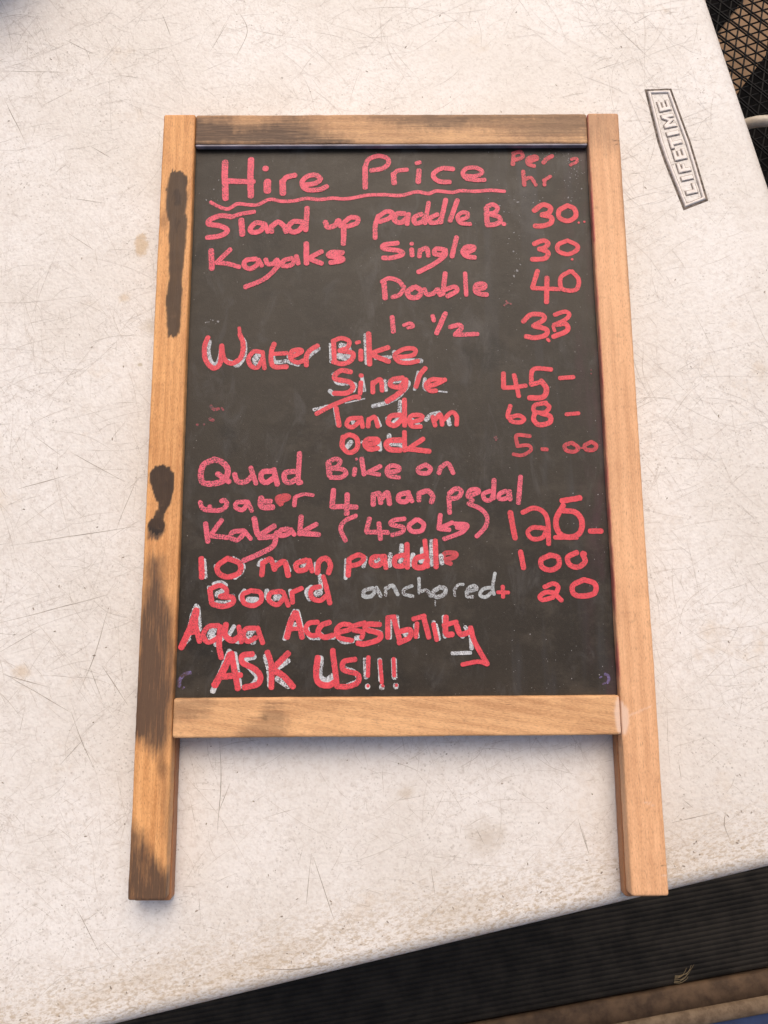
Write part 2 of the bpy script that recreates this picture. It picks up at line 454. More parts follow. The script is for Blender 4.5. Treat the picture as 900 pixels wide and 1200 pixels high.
# blue sheet beyond the strip
bs = empty('blue_sheet', (0.0921, -0.4220, 0.0), MA)
tag(bs, 'blue sheet lying just past the timber strip', 'sheet')
V, F = [], []
nx, ny = 60, 12
for i in range(nx):
    for j in range(ny):
        x = -0.2 + 1.3 * i / (nx - 1); y = -0.065 - 0.30 * j / (ny - 1)
        V.append((x, y, 0.006 + 0.004 * mnoise.noise(Vector((x * 12, y * 20, 3)))))
for i in range(nx - 1):
    for j in range(ny - 1):
        F.append((i * ny + j, i * ny + j + 1, (i + 1) * ny + j + 1, (i + 1) * ny + j))
mesh_obj('sheet_surface', V, F, M['blue'], bs, True)

# two black sheets standing in for floor shade, a lit strip of floor between
def shade_sheet(name, label, x0, x1, y0, y1):
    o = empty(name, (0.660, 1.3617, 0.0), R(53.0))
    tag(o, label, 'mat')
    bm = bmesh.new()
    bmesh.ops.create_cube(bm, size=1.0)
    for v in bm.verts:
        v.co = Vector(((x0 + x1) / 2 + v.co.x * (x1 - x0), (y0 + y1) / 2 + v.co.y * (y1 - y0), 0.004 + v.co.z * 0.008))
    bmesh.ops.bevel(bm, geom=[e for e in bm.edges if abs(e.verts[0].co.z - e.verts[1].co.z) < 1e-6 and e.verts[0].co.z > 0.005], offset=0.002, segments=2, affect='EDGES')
    bm_obj('shade_surface', bm, M['rubber_and_shade'], o)
shade_sheet('floor_shade', 'black sheet for the floor shade, its edge running under the table', -0.75, 0.9, 0.0, 0.62)
shade_sheet('floor_shade', 'black sheet for the floor shade under the black lattice chair', -0.85, 0.9, -0.80, -0.104)

# dry grass wisp on the mat
gw = empty('dry_grass_wisp', (0.455, -0.355, 0.008), -0.25)
tag(gw, 'dry grass wisp caught at the edge of the ribbed mat', 'grass wisp')
for k in range(6):
    a = random.uniform(-0.1, 0.55); L = random.uniform(0.02, 0.05)
    pts = [(L * t * math.cos(a + 0.5 * t), L * t * math.sin(a + 0.5 * t) + 0.002 * k - 0.006, 0.0012 + 0.005 * math.sin(t * 2.6) * random.uniform(0.3, 1)) for t in np.linspace(0, 1, 7)]
    V, F = tube(pts, [0.0005, 0.0005, 0.0005, 0.0004, 0.0004, 0.0003, 0.0002], 5)
    mesh_obj('blade', V, F, M['straw'], gw)

# ------------------------------------------------------------------ lattice chair beside the table
ch = empty('lattice_chair', (0.68, 0.90, 0.0), 0.0)
tag(ch, 'black open-lattice chair with cream tube arm beside the white table', 'chair')
X0, X1, Y0, Y1 = -0.262, 0.25, -0.26, 0.25
def seat_z(x, y):
    z = 0.450
    if y < -0.02: z -= 0.62 * (y + 0.02) ** 2 + 0.10 * (-(y + 0.02))
    return z + 0.003 * math.sin(x * 9) * math.cos(y * 8)
V, F = [], []
pt = 0.0140
for ang in (18, 78, 138):
    d = Vector((math.cos(R(ang)), math.sin(R(ang)))); nn = Vector((-d.y, d.x))
    for k in range(-27, 28):
        for dbl in ((0.0,) if ang != 138 or k % 2 else (-0.0018, 0.0018)):
            run = []
            for s in np.arange(-0.40, 0.401, 0.010):
                q = d * s + nn * (k * pt + dbl + 0.0005 * mnoise.noise(Vector((s * 7, k * 1.3, ang))))
                if X0 <= q.x <= X1 and Y0 <= q.y <= Y1:
                    run.append((q.x, q.y, seat_z(q.x, q.y) + 0.0006 * (ang // 60)))
            if len(run) > 2:
                v, f = tube(run, 0.00115, 5)
                b = len(V); V += v; F += [tuple(i + b for i in ff) for ff in f]
tag(mesh_obj('seat_lattice', V, F, M['strand'], ch), kind='stuff')
rim = [(X0, Y0), (X1, Y0), (X1, Y1), (X0, Y1)]
loop = []
for i in range(4):
    a, b = np.array(rim[i]), np.array(rim[(i + 1) % 4])
    for t in np.linspace(0.06, 0.94, 12):
        q = a + (b - a) * t; loop.append((q[0], q[1], seat_z(q[0], q[1]) - 0.004))
loop.append(loop[0])
V, F = tube(loop, 0.009, 10, False)
mesh_obj('seat_frame', V, F, M['dark_tube'], ch, True)
for sx in (X0, X1):
    for sy in (Y0, Y1):
        V, F = tube([(sx * 0.98, sy * 0.98, seat_z(sx, sy)), (sx * 1.02, sy * 1.02, 0.22), (sx * 1.08, sy * 1.08, 0.0)], 0.010, 10)
        mesh_obj('leg', V, F, M['dark_tube'], ch, True)
# cream arm tube crossing toward the table, with its post
arm = catmull([(-0.235, -0.085, 0.44), (-0.235, -0.087, 0.475), (-0.215, -0.092, 0.492), (-0.185, -0.100, 0.497), (-0.10, -0.125, 0.500), (0.06, -0.150, 0.500), (0.20, -0.150, 0.498), (0.235, -0.145, 0.47), (0.238, -0.145, 0.43)], 0.012)
V, F = tube(arm, 0.0068, 14)
mesh_obj('arm_tube', V, F, M['cream_tube'], ch, True)

# ------------------------------------------------------------------ folding table
tb = empty('folding_table', (TC[0], TC[1], 0.0), TA)
tag(tb, 'white moulded plastic folding table, scratched and grimy', 'table')
def rrect(inset, r, seg=8):
    x0, x1, y0, y1 = -TW + inset, -inset, inset, TL - inset
    r = max(r - inset, 0.004); P = []
    for (cx, cy, a0) in ((x1 - r, y0 + r, -90), (x1 - r, y1 - r, 0), (x0 + r, y1 - r, 90), (x0 + r, y0 + r, 180)):
        for k in range(seg + 1):
            a = R(a0 + 90 * k / seg); P.append((cx + r * math.cos(a), cy + r * math.sin(a)))
    return P
prof = [(0.0135, 0.0), (0.0115, -0.0003), (0.0085, -0.0012), (0.0055, -0.0030), (0.0030, -0.0058), (0.0012, -0.0095), (0.0003, -0.0135), (0.0, -0.018), (0.0, -0.040), (0.002, -0.044), (0.006, -0.044), (0.008, -0.040), (0.009, -0.012)]
V, F = [], []
for (ins, dz) in prof:
    V += [(x, y, TZ + dz) for (x, y) in rrect(ins, 0.035)]
k = len(rrect(0, 0.035))
for j in range(len(prof) - 1):
    for i in range(k):
        F.append((j * k + i, j * k + (i + 1) % k, (j + 1) * k + (i + 1) % k, (j + 1) * k + i)[::-1])
F.append(tuple(range(k))); F.append(tuple((len(prof) - 1) * k + i for i in range(k))[::-1])
top = mesh_obj('tabletop', V, F, M['plastic'], tb)
me = top.data
me.polygons.foreach_set('use_smooth', [len(p.vertices) == 4 for p in me.polygons])
for sy in (0.30, TL - 0.30):
    for sx in (-0.10, -TW + 0.10):
        V, F = tube([(sx, sy, TZ - 0.014), (sx, sy, 0.05), (sx, sy, 0.0)], 0.0145, 12)
        mesh_obj('leg', V, F, M['steel'], tb, True)
    V, F = tube([(-0.10, sy, 0.10), (-TW + 0.10, sy, 0.10)], 0.011, 12)
    mesh_obj('crossbar', V, F, M['steel'], tb, True)

# scratches: thin dirty hairlines lying in the surface
SCR = [[(-303.7, 157.3), (-276.5, 142.2), (-247.3, 126.2)],
[(-247.4, 127.2), (-238.6, 106.3), (-227.7, 85.5)],
[(-222.5, 206.6), (-232.4, 167.5), (-242.7, 139.8)],
[(-234.1, 158.9), (-224.1, 135.5)],
[(-225.5, 161.0), (-204.4, 131.1)],
[(-304.8, 172.3), (-275.4, 189.5)],
[(-306.5, 194.0), (-224.0, 215.5)],
[(-304.4, 253.9), (-204.4, 269.2)],
[(-237.5, 106.3), (-253.5, 87.8)],
[(-288.1, 341.7), (-268.9, 327.4)],
[(-206.2, 306.0), (-214.2, 285.3), (-220.1, 267.0)],
[(-259.9, 329.7), (-215.2, 304.9)],
[(-301.1, 299.6), (-261.0, 311.0)],
[(-301.3, 155.1), (-265.9, 145.3)],
[(-343.7, 675.1), (-286.1, 673.5)],
[(-203.6, 731.8), (-195.0, 708.7)],
[(-337.8, 647.1), (-327.7, 627.7), (-316.2, 605.8)],
[(-259.5, 601.5), (-241.7, 590.6)],
[(-274.1, 520.5), (-251.5, 504.8)],
[(-236.0, 670.5), (-218.4, 667.6)],
[(-135.1, 734.5), (-127.0, 714.2), (-136.4, 688.6)],
[(-144.9, 722.9), (-159.2, 694.3)],
[(-303.9, 641.4), (-280.0, 655.2)],
[(-288.2, 706.1), (-262.2, 691.8)],
[(-271.2, 552.0), (-244.3, 547.9)],
[(-63.7, 23.8), (-67.1, -11.5)],
[(-62.1, 20.8), (-46.1, -23.3)],
[(-103.0, -54.3), (-78.3, -55.1), (-53.7, -52.5)],
[(-234.6, -13.1), (-215.7, -44.9)],
[(-146.3, -2.1), (-144.0, -22.5)],
[(24.5, 14.2), (27.3, -6.4)],
[(134.9, 46.2), (141.6, 22.2)],
[(58.3, 40.8), (64.3, 28.8)],
[(212.7, 88.2), (214.1, 74.6)],
[(137.7, 39.5), (139.6, 32.1), (141.4, 21.9)],
[(246.0, 50.5), (243.7, 41.6), (247.4, 29.8)],
[(213.8, 59.7), (221.2, 53.6)],
[(204.8, 43.4), (239.7, 50.5)],
[(-133.6, 104.1), (-132.0, 73.9), (-133.8, 37.6)],
[(-124.9, 73.9), (-132.8, 53.6)],
[(195.8, 727.8), (210.0, 708.5), (232.1, 683.7)],
[(215.8, 720.0), (235.2, 731.6)],
[(182.8, 674.4), (203.3, 681.8)]]
def hairline(V, F, P, w, z):
    P = catmull(P, 0.006) if len(P) > 2 else [np.array(P[0]) + (np.array(P[1]) - np.array(P[0])) * t for t in np.linspace(0, 1, max(3, int(np.hypot(P[1][0] - P[0][0], P[1][1] - P[0][1]) / 0.006)))]
    n_ = len(P); b = len(V); ph = rng.uniform(0, 50)
    for i, p in enumerate(P):
        t = P[min(i + 1, n_ - 1)] - P[max(i - 1, 0)]; L = np.hypot(*t) or 1
        nn = np.array([-t[1], t[0]]) / L
        taper = min(1.0, 0.25 + 2.2 * min(i, n_ - 1 - i) / n_)
        hw = w * 0.5 * taper * (0.75 + 0.5 * mnoise.noise(Vector((i * 0.6, ph, 0))))
        p = p + nn * 0.0006 * mnoise.noise(Vector((i * 0.25, ph, 7)))
        V.append((p[0] + nn[0] * hw, p[1] + nn[1] * hw, z)); V.append((p[0] - nn[0] * hw, p[1] - nn[1] * hw, z))
    for i in range(n_ - 1):
        F.append((b + 2 * i + 1, b + 2 * i + 3, b + 2 * i + 2, b + 2 * i))
V, F = [], []
zz = TZ + 0.00005
for s in SCR:
    hairline(V, F, [w2t(x / 1000, y / 1000) for (x, y) in s], 0.00058, zz); zz += 2e-7
tag(mesh_obj('deep_scratches', V, F, M['scratch_dark'], top), kind='stuff')
V, F = [], []
for i in range(9000):
    x, y = rng.uniform(-0.80, -0.02), rng.uniform(0.015, 0.92)
    d = mnoise.noise(Vector((x * 7, y * 7, 9)))
    if d < rng.uniform(-0.7, 0.5): continue
    a = rng.choice([rng.uniform(0, math.pi), rng.normal(0.15, 0.35), rng.normal(1.9, 0.35)])
    L = min(0.13, 0.004 + rng.exponential(0.020)); c_ = rng.normal(0, 0.22)
    if y < 0.075: a = rng.normal(0.1, 0.5); L *= 0.7
    P = [(x, y), (x + L * 0.5 * math.cos(a), y + L * 0.5 * math.sin(a)), (x + L * 0.5 * (math.cos(a) + math.cos(a + c_)), y + L * 0.5 * (math.sin(a) + math.sin(a + c_)))]
    if any(q[0] > -0.014 or q[1] < 0.014 for q in P): continue
    hairline(V, F, P, rng.uniform(0.00014, 0.00036), zz); zz += 1e-8
tag(mesh_obj('fine_scratches', V, F, M['scratch'], top), kind='stuff')
# short dark nicks and specks
V, F = [], []
for i in range(450):
    x, y = rng.uniform(-0.80, -0.02), rng.uniform(0.015, 0.92)
    if y > 0.09 and rng.random() < 0.25: y = 0.016 + rng.exponential(0.02)
    r = rng.uniform(0.00025, 0.0006); b = len(V); el = rng.uniform(1, 3); a = rng.uniform(0, 3.14)
    for q in range(6):
        u, v = r * el * math.cos(q * 1.047) * rng.uniform(.7, 1.2), r * math.sin(q * 1.047) * rng.uniform(.7, 1.2)
        V.append((x + u * math.cos(a) - v * math.sin(a), y + u * math.sin(a) + v * math.cos(a), zz + 0.00002))
    F.append(tuple(range(b, b + 6)))
tag(mesh_obj('specks', V, F, M['scratch_dark'], top), kind='stuff')

# embossed maker's plate
em_w = [(223.3, 655.1), (231.3, 603.9), (235.4, 586.6), (249.3, 539.3), (271.2, 548.2), (264.1, 585.3), (260.3, 603.8), (247.0, 655.9)]
EP = [w2t(x / 1000, y / 1000) for (x, y) in em_w]
emb = bpy.data.objects.new('emblem', None); link(emb, tb)
emb['label'] = 'moulded maker\'s emblem reading LIFETIME'
def ring(P, Q, z0, z1):
    n_ = len(P)
    V = [(x, y, z0) for (x, y) in P] + [(x, y, z1) for (x, y) in Q]
    return V, [(i, (i + 1) % n_, n_ + (i + 1) % n_, n_ + i) for i in range(n_)]
A0, A1, A2, A3 = EP, offset_poly(EP, 0.0022), offset_poly(EP, 0.0044), offset_poly(EP, 0.0051)
V, F = ring(A0, A1, TZ + 0.00012, TZ + 0.00012)
mesh_obj('border_groove', V, F, M['groove'], emb)
bm = bmesh.new()
pr = [(0.0020, 0.0000), (0.0024, 0.0009), (0.0029, 0.0013), (0.0038, 0.0013), (0.0043, 0.0009), (0.0046, 0.0)]
rows = [[bm.verts.new((x, y, TZ + 0.0001 + h)) for (x, y) in offset_poly(EP, d)] for d, h in pr]
for a, b in zip(rows, rows[1:]):
    for i in range(8): bm.faces.new((a[i], a[(i + 1) % 8], b[(i + 1) % 8], b[i]))
bm_obj('border_ridge', bm, M['plastic_ridge'], emb)
V, F = ring(A2, A3, TZ + 0.00016, TZ + 0.00016)
mesh_obj('inner_groove', V, F, M['groove_light'], emb)
# letters: local u along the text, v towards letter tops
LET = {
 'L': [(0, 0), (1, 0), (1, .26), (.36, .26), (.36, 1), (0, 1)],
 'I': [(0, 0), (1, 0), (1, 1), (0, 1)],
 'F': [(0, 0), (.36, 0), (.36, .40), (.82, .40), (.82, .62), (.36, .62), (.36, .77), (1, .77), (1, 1), (0, 1)],
 'E': [(0, 0), (1, 0), (1, .23), (.34, .23), (.34, .39), (.86, .39), (.86, .61), (.34, .61), (.34, .77), (1, .77), (1, 1), (0, 1)],
 'T': [(.34, 0), (.66, 0), (.66, .76), (1, .76), (1, 1), (0, 1), (0, .76), (.34, .76)],
 'M': [(0, 0), (.24, 0), (.24, .58), (.5, .12), (.76, .58), (.76, 0), (1, 0), (1, 1), (.76, 1), (.5, .54), (.24, 1), (0, 1)]}
P0, P1 = np.array(w2t(.2600, .5438)), np.array(w2t(.2353, .6557))
LN = np.linalg.norm(P1 - P0); eu = (P1 - P0) / LN; ev = np.array([-eu[1], eu[0]])
for chn, t, wd, hh in zip('LIFETIME', (.135, .228, .318, .425, .528, .607, .715, .845), (.078, .032, .076, .084, .088, .032, .110, .082), (9.8, 10.2, 10.6, 10.8, 10.8, 10.8, 10.5, 10.0)):
    hh /= 1000
    def pos(q): return tuple(P0 + eu * (t * LN + (q[0] - .5) * wd * LN) + ev * ((q[1] - .5) * hh))
    poly = [pos(q) for q in LET[chn]]
    dp = offset_poly(poly, -0.0008)
    V, F = ring(poly, dp, TZ + 0.0002, TZ + 0.0002)
    mesh_obj('letter_grime', V, [f[::-1] for f in F], M['groove_light'], emb)
    bm = bmesh.new()
    f0 = bm.faces.new([bm.verts.new((x, y, TZ + 0.0002)) for (x, y) in poly])
    ex = bmesh.ops.extrude_face_region(bm, geom=[f0])
    vt = [v for v in ex['geom'] if isinstance(v, bmesh.types.BMVert)]
    for v in vt: v.co.z = TZ + 0.0014
    te = [e for e in bm.edges if all(v in vt for v in e.verts)]
    bmesh.ops.bevel(bm, geom=te, offset=0.00035, segments=2, affect='EDGES')
    bm_obj('letter', bm, M['plastic_ridge'], emb)

# blue bag standing on the table just past the frame, added to cast bluish shade
bb = bmesh.new()
bmesh.ops.create_cube(bb, size=1.0)
bmesh.ops.bevel(bb, geom=bb.edges[:], offset=0.16, segments=5, affect='EDGES')
for v in bb.verts: v.co = Vector((v.co.x * 0.24, v.co.y * 0.15, (v.co.z + 0.5) * 0.10))
shade_block = bm_obj('blue_shade_block', bb, M['blue_shade_tint'], None, True)
shade_block.location = (-0.431, 0.830, TZ); shade_block.rotation_euler = (0, 0, 0.25)
tag(shade_block, 'added blue block that casts bluish shade on the white table', 'added block')

# ------------------------------------------------------------------ the sign
sign = empty('chalkboard_sign', (0, 0, TZ))
tag(sign, 'wooden folding chalkboard price sign lying flat on the white table', 'chalkboard sign')
H = 0.6127; W2 = 0.190

def poly_mask(px, py, poly, soft):
    """1 inside a polygon, smooth border of width soft (mm)"""
    poly = np.array(poly); inside = np.zeros(len(px), bool); dist = np.full(len(px), 1e9)
    for i in range(len(poly)):
        a, b = poly[i - 1], poly[i]
        ab = b - a
        t = np.clip(((px - a[0]) * ab[0] + (py - a[1]) * ab[1]) / (ab @ ab + 1e-12), 0, 1)
        dist = np.minimum(dist, np.hypot(px - a[0] - ab[0] * t, py - a[1] - ab[1] * t))
        c_ = (a[1] > py) != (b[1] > py)
        with np.errstate(divide='ignore', invalid='ignore'):
            xi = (b[0] - a[0]) * (py - a[1]) / (b[1] - a[1]) + a[0]
        inside ^= c_ & (px < xi)
    s = np.where(inside, dist, -dist) / soft
    t = np.clip(s * 0.5 + 0.5, 0, 1)
    return t * t * (3 - 2 * t)

def plank(name, x0, x1, y0, y1, z0, z1, along, mat, parent, stains=(), bev=0.0016, step=0.0011, amp=0.00030, seed=0):
    """a planed length of timber with rounded arrises; dense front face so that traced stains can sit in it"""
    if along == 'Y': a0, a1, c0, c1 = y0, y1, x0, x1
    else: a0, a1, c0, c1 = x0, x1, y0, y1
    w, h = c1 - c0, z1 - z0
    nf = max(4, int((w - 2 * bev) / step))
    prof = []
    for k in range(5):
        q = math.pi * (1 - k / 8)
        prof.append((bev + bev * math.cos(q), h - bev + bev * math.sin(q)))
    for k in range(1, nf): prof.append((bev + (w - 2 * bev) * k / nf, h))
    for k in range(5):
        q = math.pi / 2 * (1 - k / 4)
        prof.append((w - bev + bev * math.cos(q), h - bev + bev * math.sin(q)))
    prof += [(w, bev * 1.2), (w - bev * 0.8, 0), (bev * 0.8, 0), (0, bev * 1.2)]
    L = a1 - a0
    ts = [0, 0.0003, 0.0008, 0.0016] + list(np.linspace(0.0028, L - 0.0028, max(3, int(L / step)))) + [L - 0.0016, L - 0.0008, L - 0.0003, L]
    V = []; k = len(prof)
    for t in ts:
        e = min(t, L - t); r = 0.0016
        ins = r - math.sqrt(max(0.0, r * r - (r - e) ** 2)) if e < r else 0.0
        for (u, z) in prof:
            uu = w / 2 + (u - w / 2) * (1 - 2 * ins / w); z_ = h / 2 + (z - h / 2) * (1 - 2 * ins / h)
            q = Vector((t * 14, uu * 60, seed + z_ * 40))
            if z > 0.001:
                nz = mnoise.noise(q) * amp
                if u < bev or u > w - bev: uu += nz * 1.2 + mnoise.noise(q * 9) * amp * 0.7
                z_ += nz * 0.6
            if along == 'Y': V.append((c0 + uu, a0 + t, z0 + z_))
            else: V.append((a0 + t, c0 + uu, z0 + z_))
    F = []
    for j in range(len(ts) - 1):
        for i in range(k):
            f = (j * k + i, j * k + (i + 1) % k, (j + 1) * k + (i + 1) % k, (j + 1) * k + i)
            F.append(f if along == 'Y' else f[::-1])
    e0, e1 = tuple(range(k)), tuple((len(ts) - 1) * k + i for i in range(k))
    F += [e0[::-1] if along == 'Y' else e0, e1 if along == 'Y' else e1[::-1]]
    o = mesh_obj(name, V, F, mat, parent, True)
    o.data.set_sharp_from_angle(angle=R(38))
    A = np.array(V); px, py = A[:, 0] * 1000, A[:, 1] * 1000
    C = np.zeros((len(V), 4)); C[:, 3] = 1
    if stains:
        j1 = np.array([mnoise.noise(Vector((x * .25, y * .10, 4 + seed))) for x, y in zip(px, py)])
        j2 = np.array([mnoise.noise(Vector((x * 1.6, y * .35, 8 + seed))) for x, y in zip(px, py)])
        j3 = np.array([mnoise.noise(Vector((x * .9, y * .02, 2 + seed)) if along == 'Y' else Vector((x * .02, y * .9, 2 + seed))) for x, y in zip(px, py)])
        for ch_, poly, soft, amt, wob in stains:
            m_ = poly_mask(px + (j1 * 1.5 + j2 * 0.7) * wob, py + (j1 * 2 + j2 * 1.6 + j3 * 5.0) * wob, poly, soft) * amt
            C[:, ch_] = np.maximum(C[:, ch_], m_)
    at = o.data.color_attributes.new('stain', 'FLOAT_COLOR', 'POINT')
    at.data.foreach_set('color', C.ravel().astype(np.float32))
    return o

DARK, GREY, PALE = 0, 1, 2
s1 = [(-182.1, 561.0), (-173.0, 560.9), (-167.8, 553.2), (-167.7, 530.3), (-168.8, 522.8), (-166.5, 517.5), (-167.2, 497.3), (-168.8, 467.7), (-168.7, 445.8), (-169.1, 421.4), (-171.6, 415.7), (-178.4, 416.4), (-180.4, 432.9), (-181.7, 447.4), (-179.6, 464.8), (-181.1, 500.3), (-181.6, 513.8), (-184.9, 525.9), (-184.6, 536.5), (-183.2, 553.3)]
s2 = [(-188.0, 308.6), (-179.4, 312.6), (-170.4, 308.5), (-168.8, 294.5), (-171.2, 280.6), (-175.8, 272.7), (-174.0, 266.8), (-174.2, 259.0), (-180.9, 257.1), (-186.9, 262.0), (-187.7, 269.8), (-182.6, 274.7), (-181.0, 280.7), (-185.2, 289.6), (-187.6, 298.6)]
s2a = [(-188.0, 306), (-185, 311), (-179.4, 313), (-173, 311), (-169.6, 306), (-168.8, 294.5), (-170.8, 284), (-174.5, 275), (-178.5, 273.5), (-180.5, 283), (-184.6, 291), (-187.2, 299)]
s2c = [(-180.9 + 6.8 * math.cos(a_ * 0.5236), 265.4 + 7.0 * math.sin(a_ * 0.5236)) for a_ in range(12)]
s2d = [(-182, 278), (-175, 278), (-175.6, 270), (-183.5, 270)]
s2b = [(-187.4, 265.0), (-187.6, 255.1), (-178.9, 255.1), (-174.1, 262.0)]
s3 = [(-184.1, 241.5), (-175.4, 240.5), (-173.4, 216.5), (-168.2, 205.0), (-164.9, 193.7), (-163.5, 167.5), (-160.6, 138.1), (-160.5, 108.8), (-195.4, 108.0), (-195.7, 140.1), (-191.2, 167.7), (-192.0, 190.1), (-190.2, 207.1), (-186.1, 222.3), (-187.2, 233.8)]
s4 = [(-196.3, 130.0), (-160.0, 130.0), (-162.8, 111.5), (-169.8, 98.3), (-176.6, 99.7), (-183.8, 107.7), (-194.5, 117.0)]
s5 = [(-194.4, 53.7), (-183.7, 46.6), (-176.4, 33.8), (-168.0, 23.6), (-160.0, 17.3), (-160.9, -4), (-195.4, -4)]
s6 = [(-172, 95), (-164.5, 90), (-163.2, 60), (-163.5, 30), (-166, 45), (-169, 75)]
lw = [(GREY, s3, 7.0, 1.0, 1.0), (GREY, s4, 7.0, 0.95, 1.0), (GREY, s5, 6.0, 1.0, 1.0), (GREY, s6, 4.0, 0.5, 1.0), (GREY, s2b, 1.5, 0.9, 0.4), (DARK, s1, 1.0, 0.86, 0.6), (DARK, [(-183, 548), (-176, 551), (-169, 545), (-169, 532), (-174, 522), (-182, 527), (-184, 538)], 6.0, 0.97, 1.5), (DARK, [(-181, 520), (-170, 518), (-172, 505), (-179, 506)], 4.0, 0.92, 1.5), (DARK, [(-179, 470), (-172, 468), (-173, 440), (-179, 445)], 5.0, 0.90, 1.5), (DARK, s2a, 0.7, 1.0, 0.4), (DARK, s2c, 0.7, 1.0, 0.4), (DARK, s2d, 1.2, 0.90, 0.4),
      (DARK, [(-186, 546), (-184.6, 546), (-184.8, 543), (-186, 543)], 0.5, 0.8, 0.3), (DARK, [(-171, 180), (-166, 184), (-165, 170), (-170, 168)], 4, 0.25, 1)]
rw = [(GREY, [(160, 618), (192, 618), (190, 585), (178, 575), (170, 590), (162, 570)], 8.0, 0.42, 2.0), (GREY, [(187.5, 600), (195, 600), (195, 380), (188.5, 420)], 2.0, 0.35, 1.0),
      (PALE, [(166.5, 132.0), (168.8, 128), (168.8, 118), (166, 110), (162, 110), (162, 134)], 1.2, 0.9, 0.4), (PALE, [(169, 124), (186, 130.2), (186, 129.4), (169, 122.8)], 0.5, 0.6, 0.2),
      (PALE, [(176, 63), (183, 62), (184, 61), (177, 62)], 0.6, 0.6, 0.3), (PALE, [(186, 14), (190, 14.5), (190, 13.8), (186, 13)], 0.4, 0.6, 0.2),
      (DARK, [(183, 588), (190, 587.5), (190, 587), (184, 587)], 0.5, 0.9, 0.2), (DARK, [(184, 584), (190, 584.2), (190, 583.6), (184, 583.4)], 0.5, 0.8, 0.2), (DARK, [(184, 20), (190, 20.4), (190, 19.8), (184, 19.4)], 0.4, 0.7, 0.2)]
tw = [(GREY, [(-170, 612), (-134.3, 613), (-127.0, 604), (-86.9, 609), (-60, 603), (-62, 596), (-34.7, 588), (-39.4, 580), (-170, 580)], 11.0, 0.92, 2.0),
      (GREY, [(-40, 618), (170, 618), (170, 590), (120, 588), (60, 600), (0, 602)], 8.0, 0.62, 2.5), (DARK, [(-86.9, 611), (-70.3, 608.4), (-69.1, 600.8), (-82.1, 599.9)], 3.0, 0.30, 1.0),
      (DARK, [(-60, 589), (-30, 588), (-28, 580), (-80, 580)], 3.0, 0.45, 1.5), (GREY, [(20, 614), (70, 614), (60, 598), (30, 600)], 4.0, 0.75, 1.0), (DARK, [(-150, 604), (-110, 602), (-112, 600), (-150, 601)], 1.5, 0.30, 1.0)]
bw = [(GREY, [(-94.5, 132.4), (-82.0, 130.3), (-77.7, 116.2), (-85.8, 106.3), (-120.8, 106.5), (-112.8, 116.4), (-102.6, 122.4)], 4.0, 0.45, 1.5), (DARK, [(-98, 126), (-94, 125), (-94.5, 121), (-98.5, 121.5)], 1.5, 0.45, 0.5),
      (PALE, [(158.5, 124.6), (160.1, 134.4), (163.6, 137), (163.6, 110), (160, 112)], 1.2, 0.95, 0.4), (GREY, [(-165, 140), (-130, 140), (-140, 125), (-165, 122)], 6.0, 0.45, 2.0)]
XI = 0.1636
plank('stile', -W2, -XI, 0, H, 0.0130, 0.0260, 'Y', M['wood_ls'], sign, lw, seed=1)
plank('stile', XI, W2, 0, H, 0.0130, 0.0260, 'Y', M['wood_rs'], sign, rw, seed=2)
plank('rail', -XI + 0.0004, XI - 0.0004, 0.5848, H - 0.0003, 0.0134, 0.0258, 'X', M['wood_tr'], sign, tw, seed=3)
plank('rail', -XI + 0.0004, XI - 0.0004, 0.1096, 0.1378, 0.0134, 0.0259, 'X', M['wood_br'], sign, bw, seed=4)
# rear frame, folded flat underneath
for sx in (-1, 1):
    xa, xb = sorted((sx * (W2 - 0.0004), sx * (XI - 0.0003)))
    plank('rear_stile', xa, xb, -0.0045, H - 0.001, 0.0, 0.0126, 'Y', M['wood_back'], sign, step=0.004, seed=6 + sx)
plank('rear_rail', -XI + 0.0008, XI - 0.0008, 0.5852, H - 0.001, 0.0002, 0.0126, 'X', M['wood_back'], sign, step=0.004, seed=9)
plank('rear_rail', -XI + 0.0008, XI - 0.0008, 0.1110, 0.1380, 0.0002, 0.0126, 'X', M['wood_back'], sign, step=0.004, seed=10)

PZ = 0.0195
lit_rail_strip = plank('lit_rail_strip', -XI + 0.0005, XI - 0.0005, 0.5836, 0.5860, PZ + 0.0010, 0.0250, 'X', M['lit_rail_strip'], sign, step=0.004, bev=0.0006, amp=0.0001, seed=12)  # added strip; the rail face's bluish reflected light sits in its colour
def slab(name, x0, x1, y0, y1, z0, z1, mat, parent):
    V = [(x, y, z) for z in (z0, z1) for (x, y) in ((x0, y0), (x1, y0), (x1, y1), (x0, y1))]
    return mesh_obj(name, V, [(3, 2, 1, 0), (4, 5, 6, 7), (0, 1, 5, 4), (1, 2, 6, 5), (2, 3, 7, 6), (3, 0, 4, 7)], mat, parent)
panel = slab('panel', -XI - 0.002, XI + 0.002, 0.1360, 0.5868, PZ - 0.0030, PZ, M['panel'], sign)
slab('rear_panel', -XI - 0.002, XI + 0.002, 0.1360, 0.5868, 0.0040, 0.0066, M['panel'], sign)

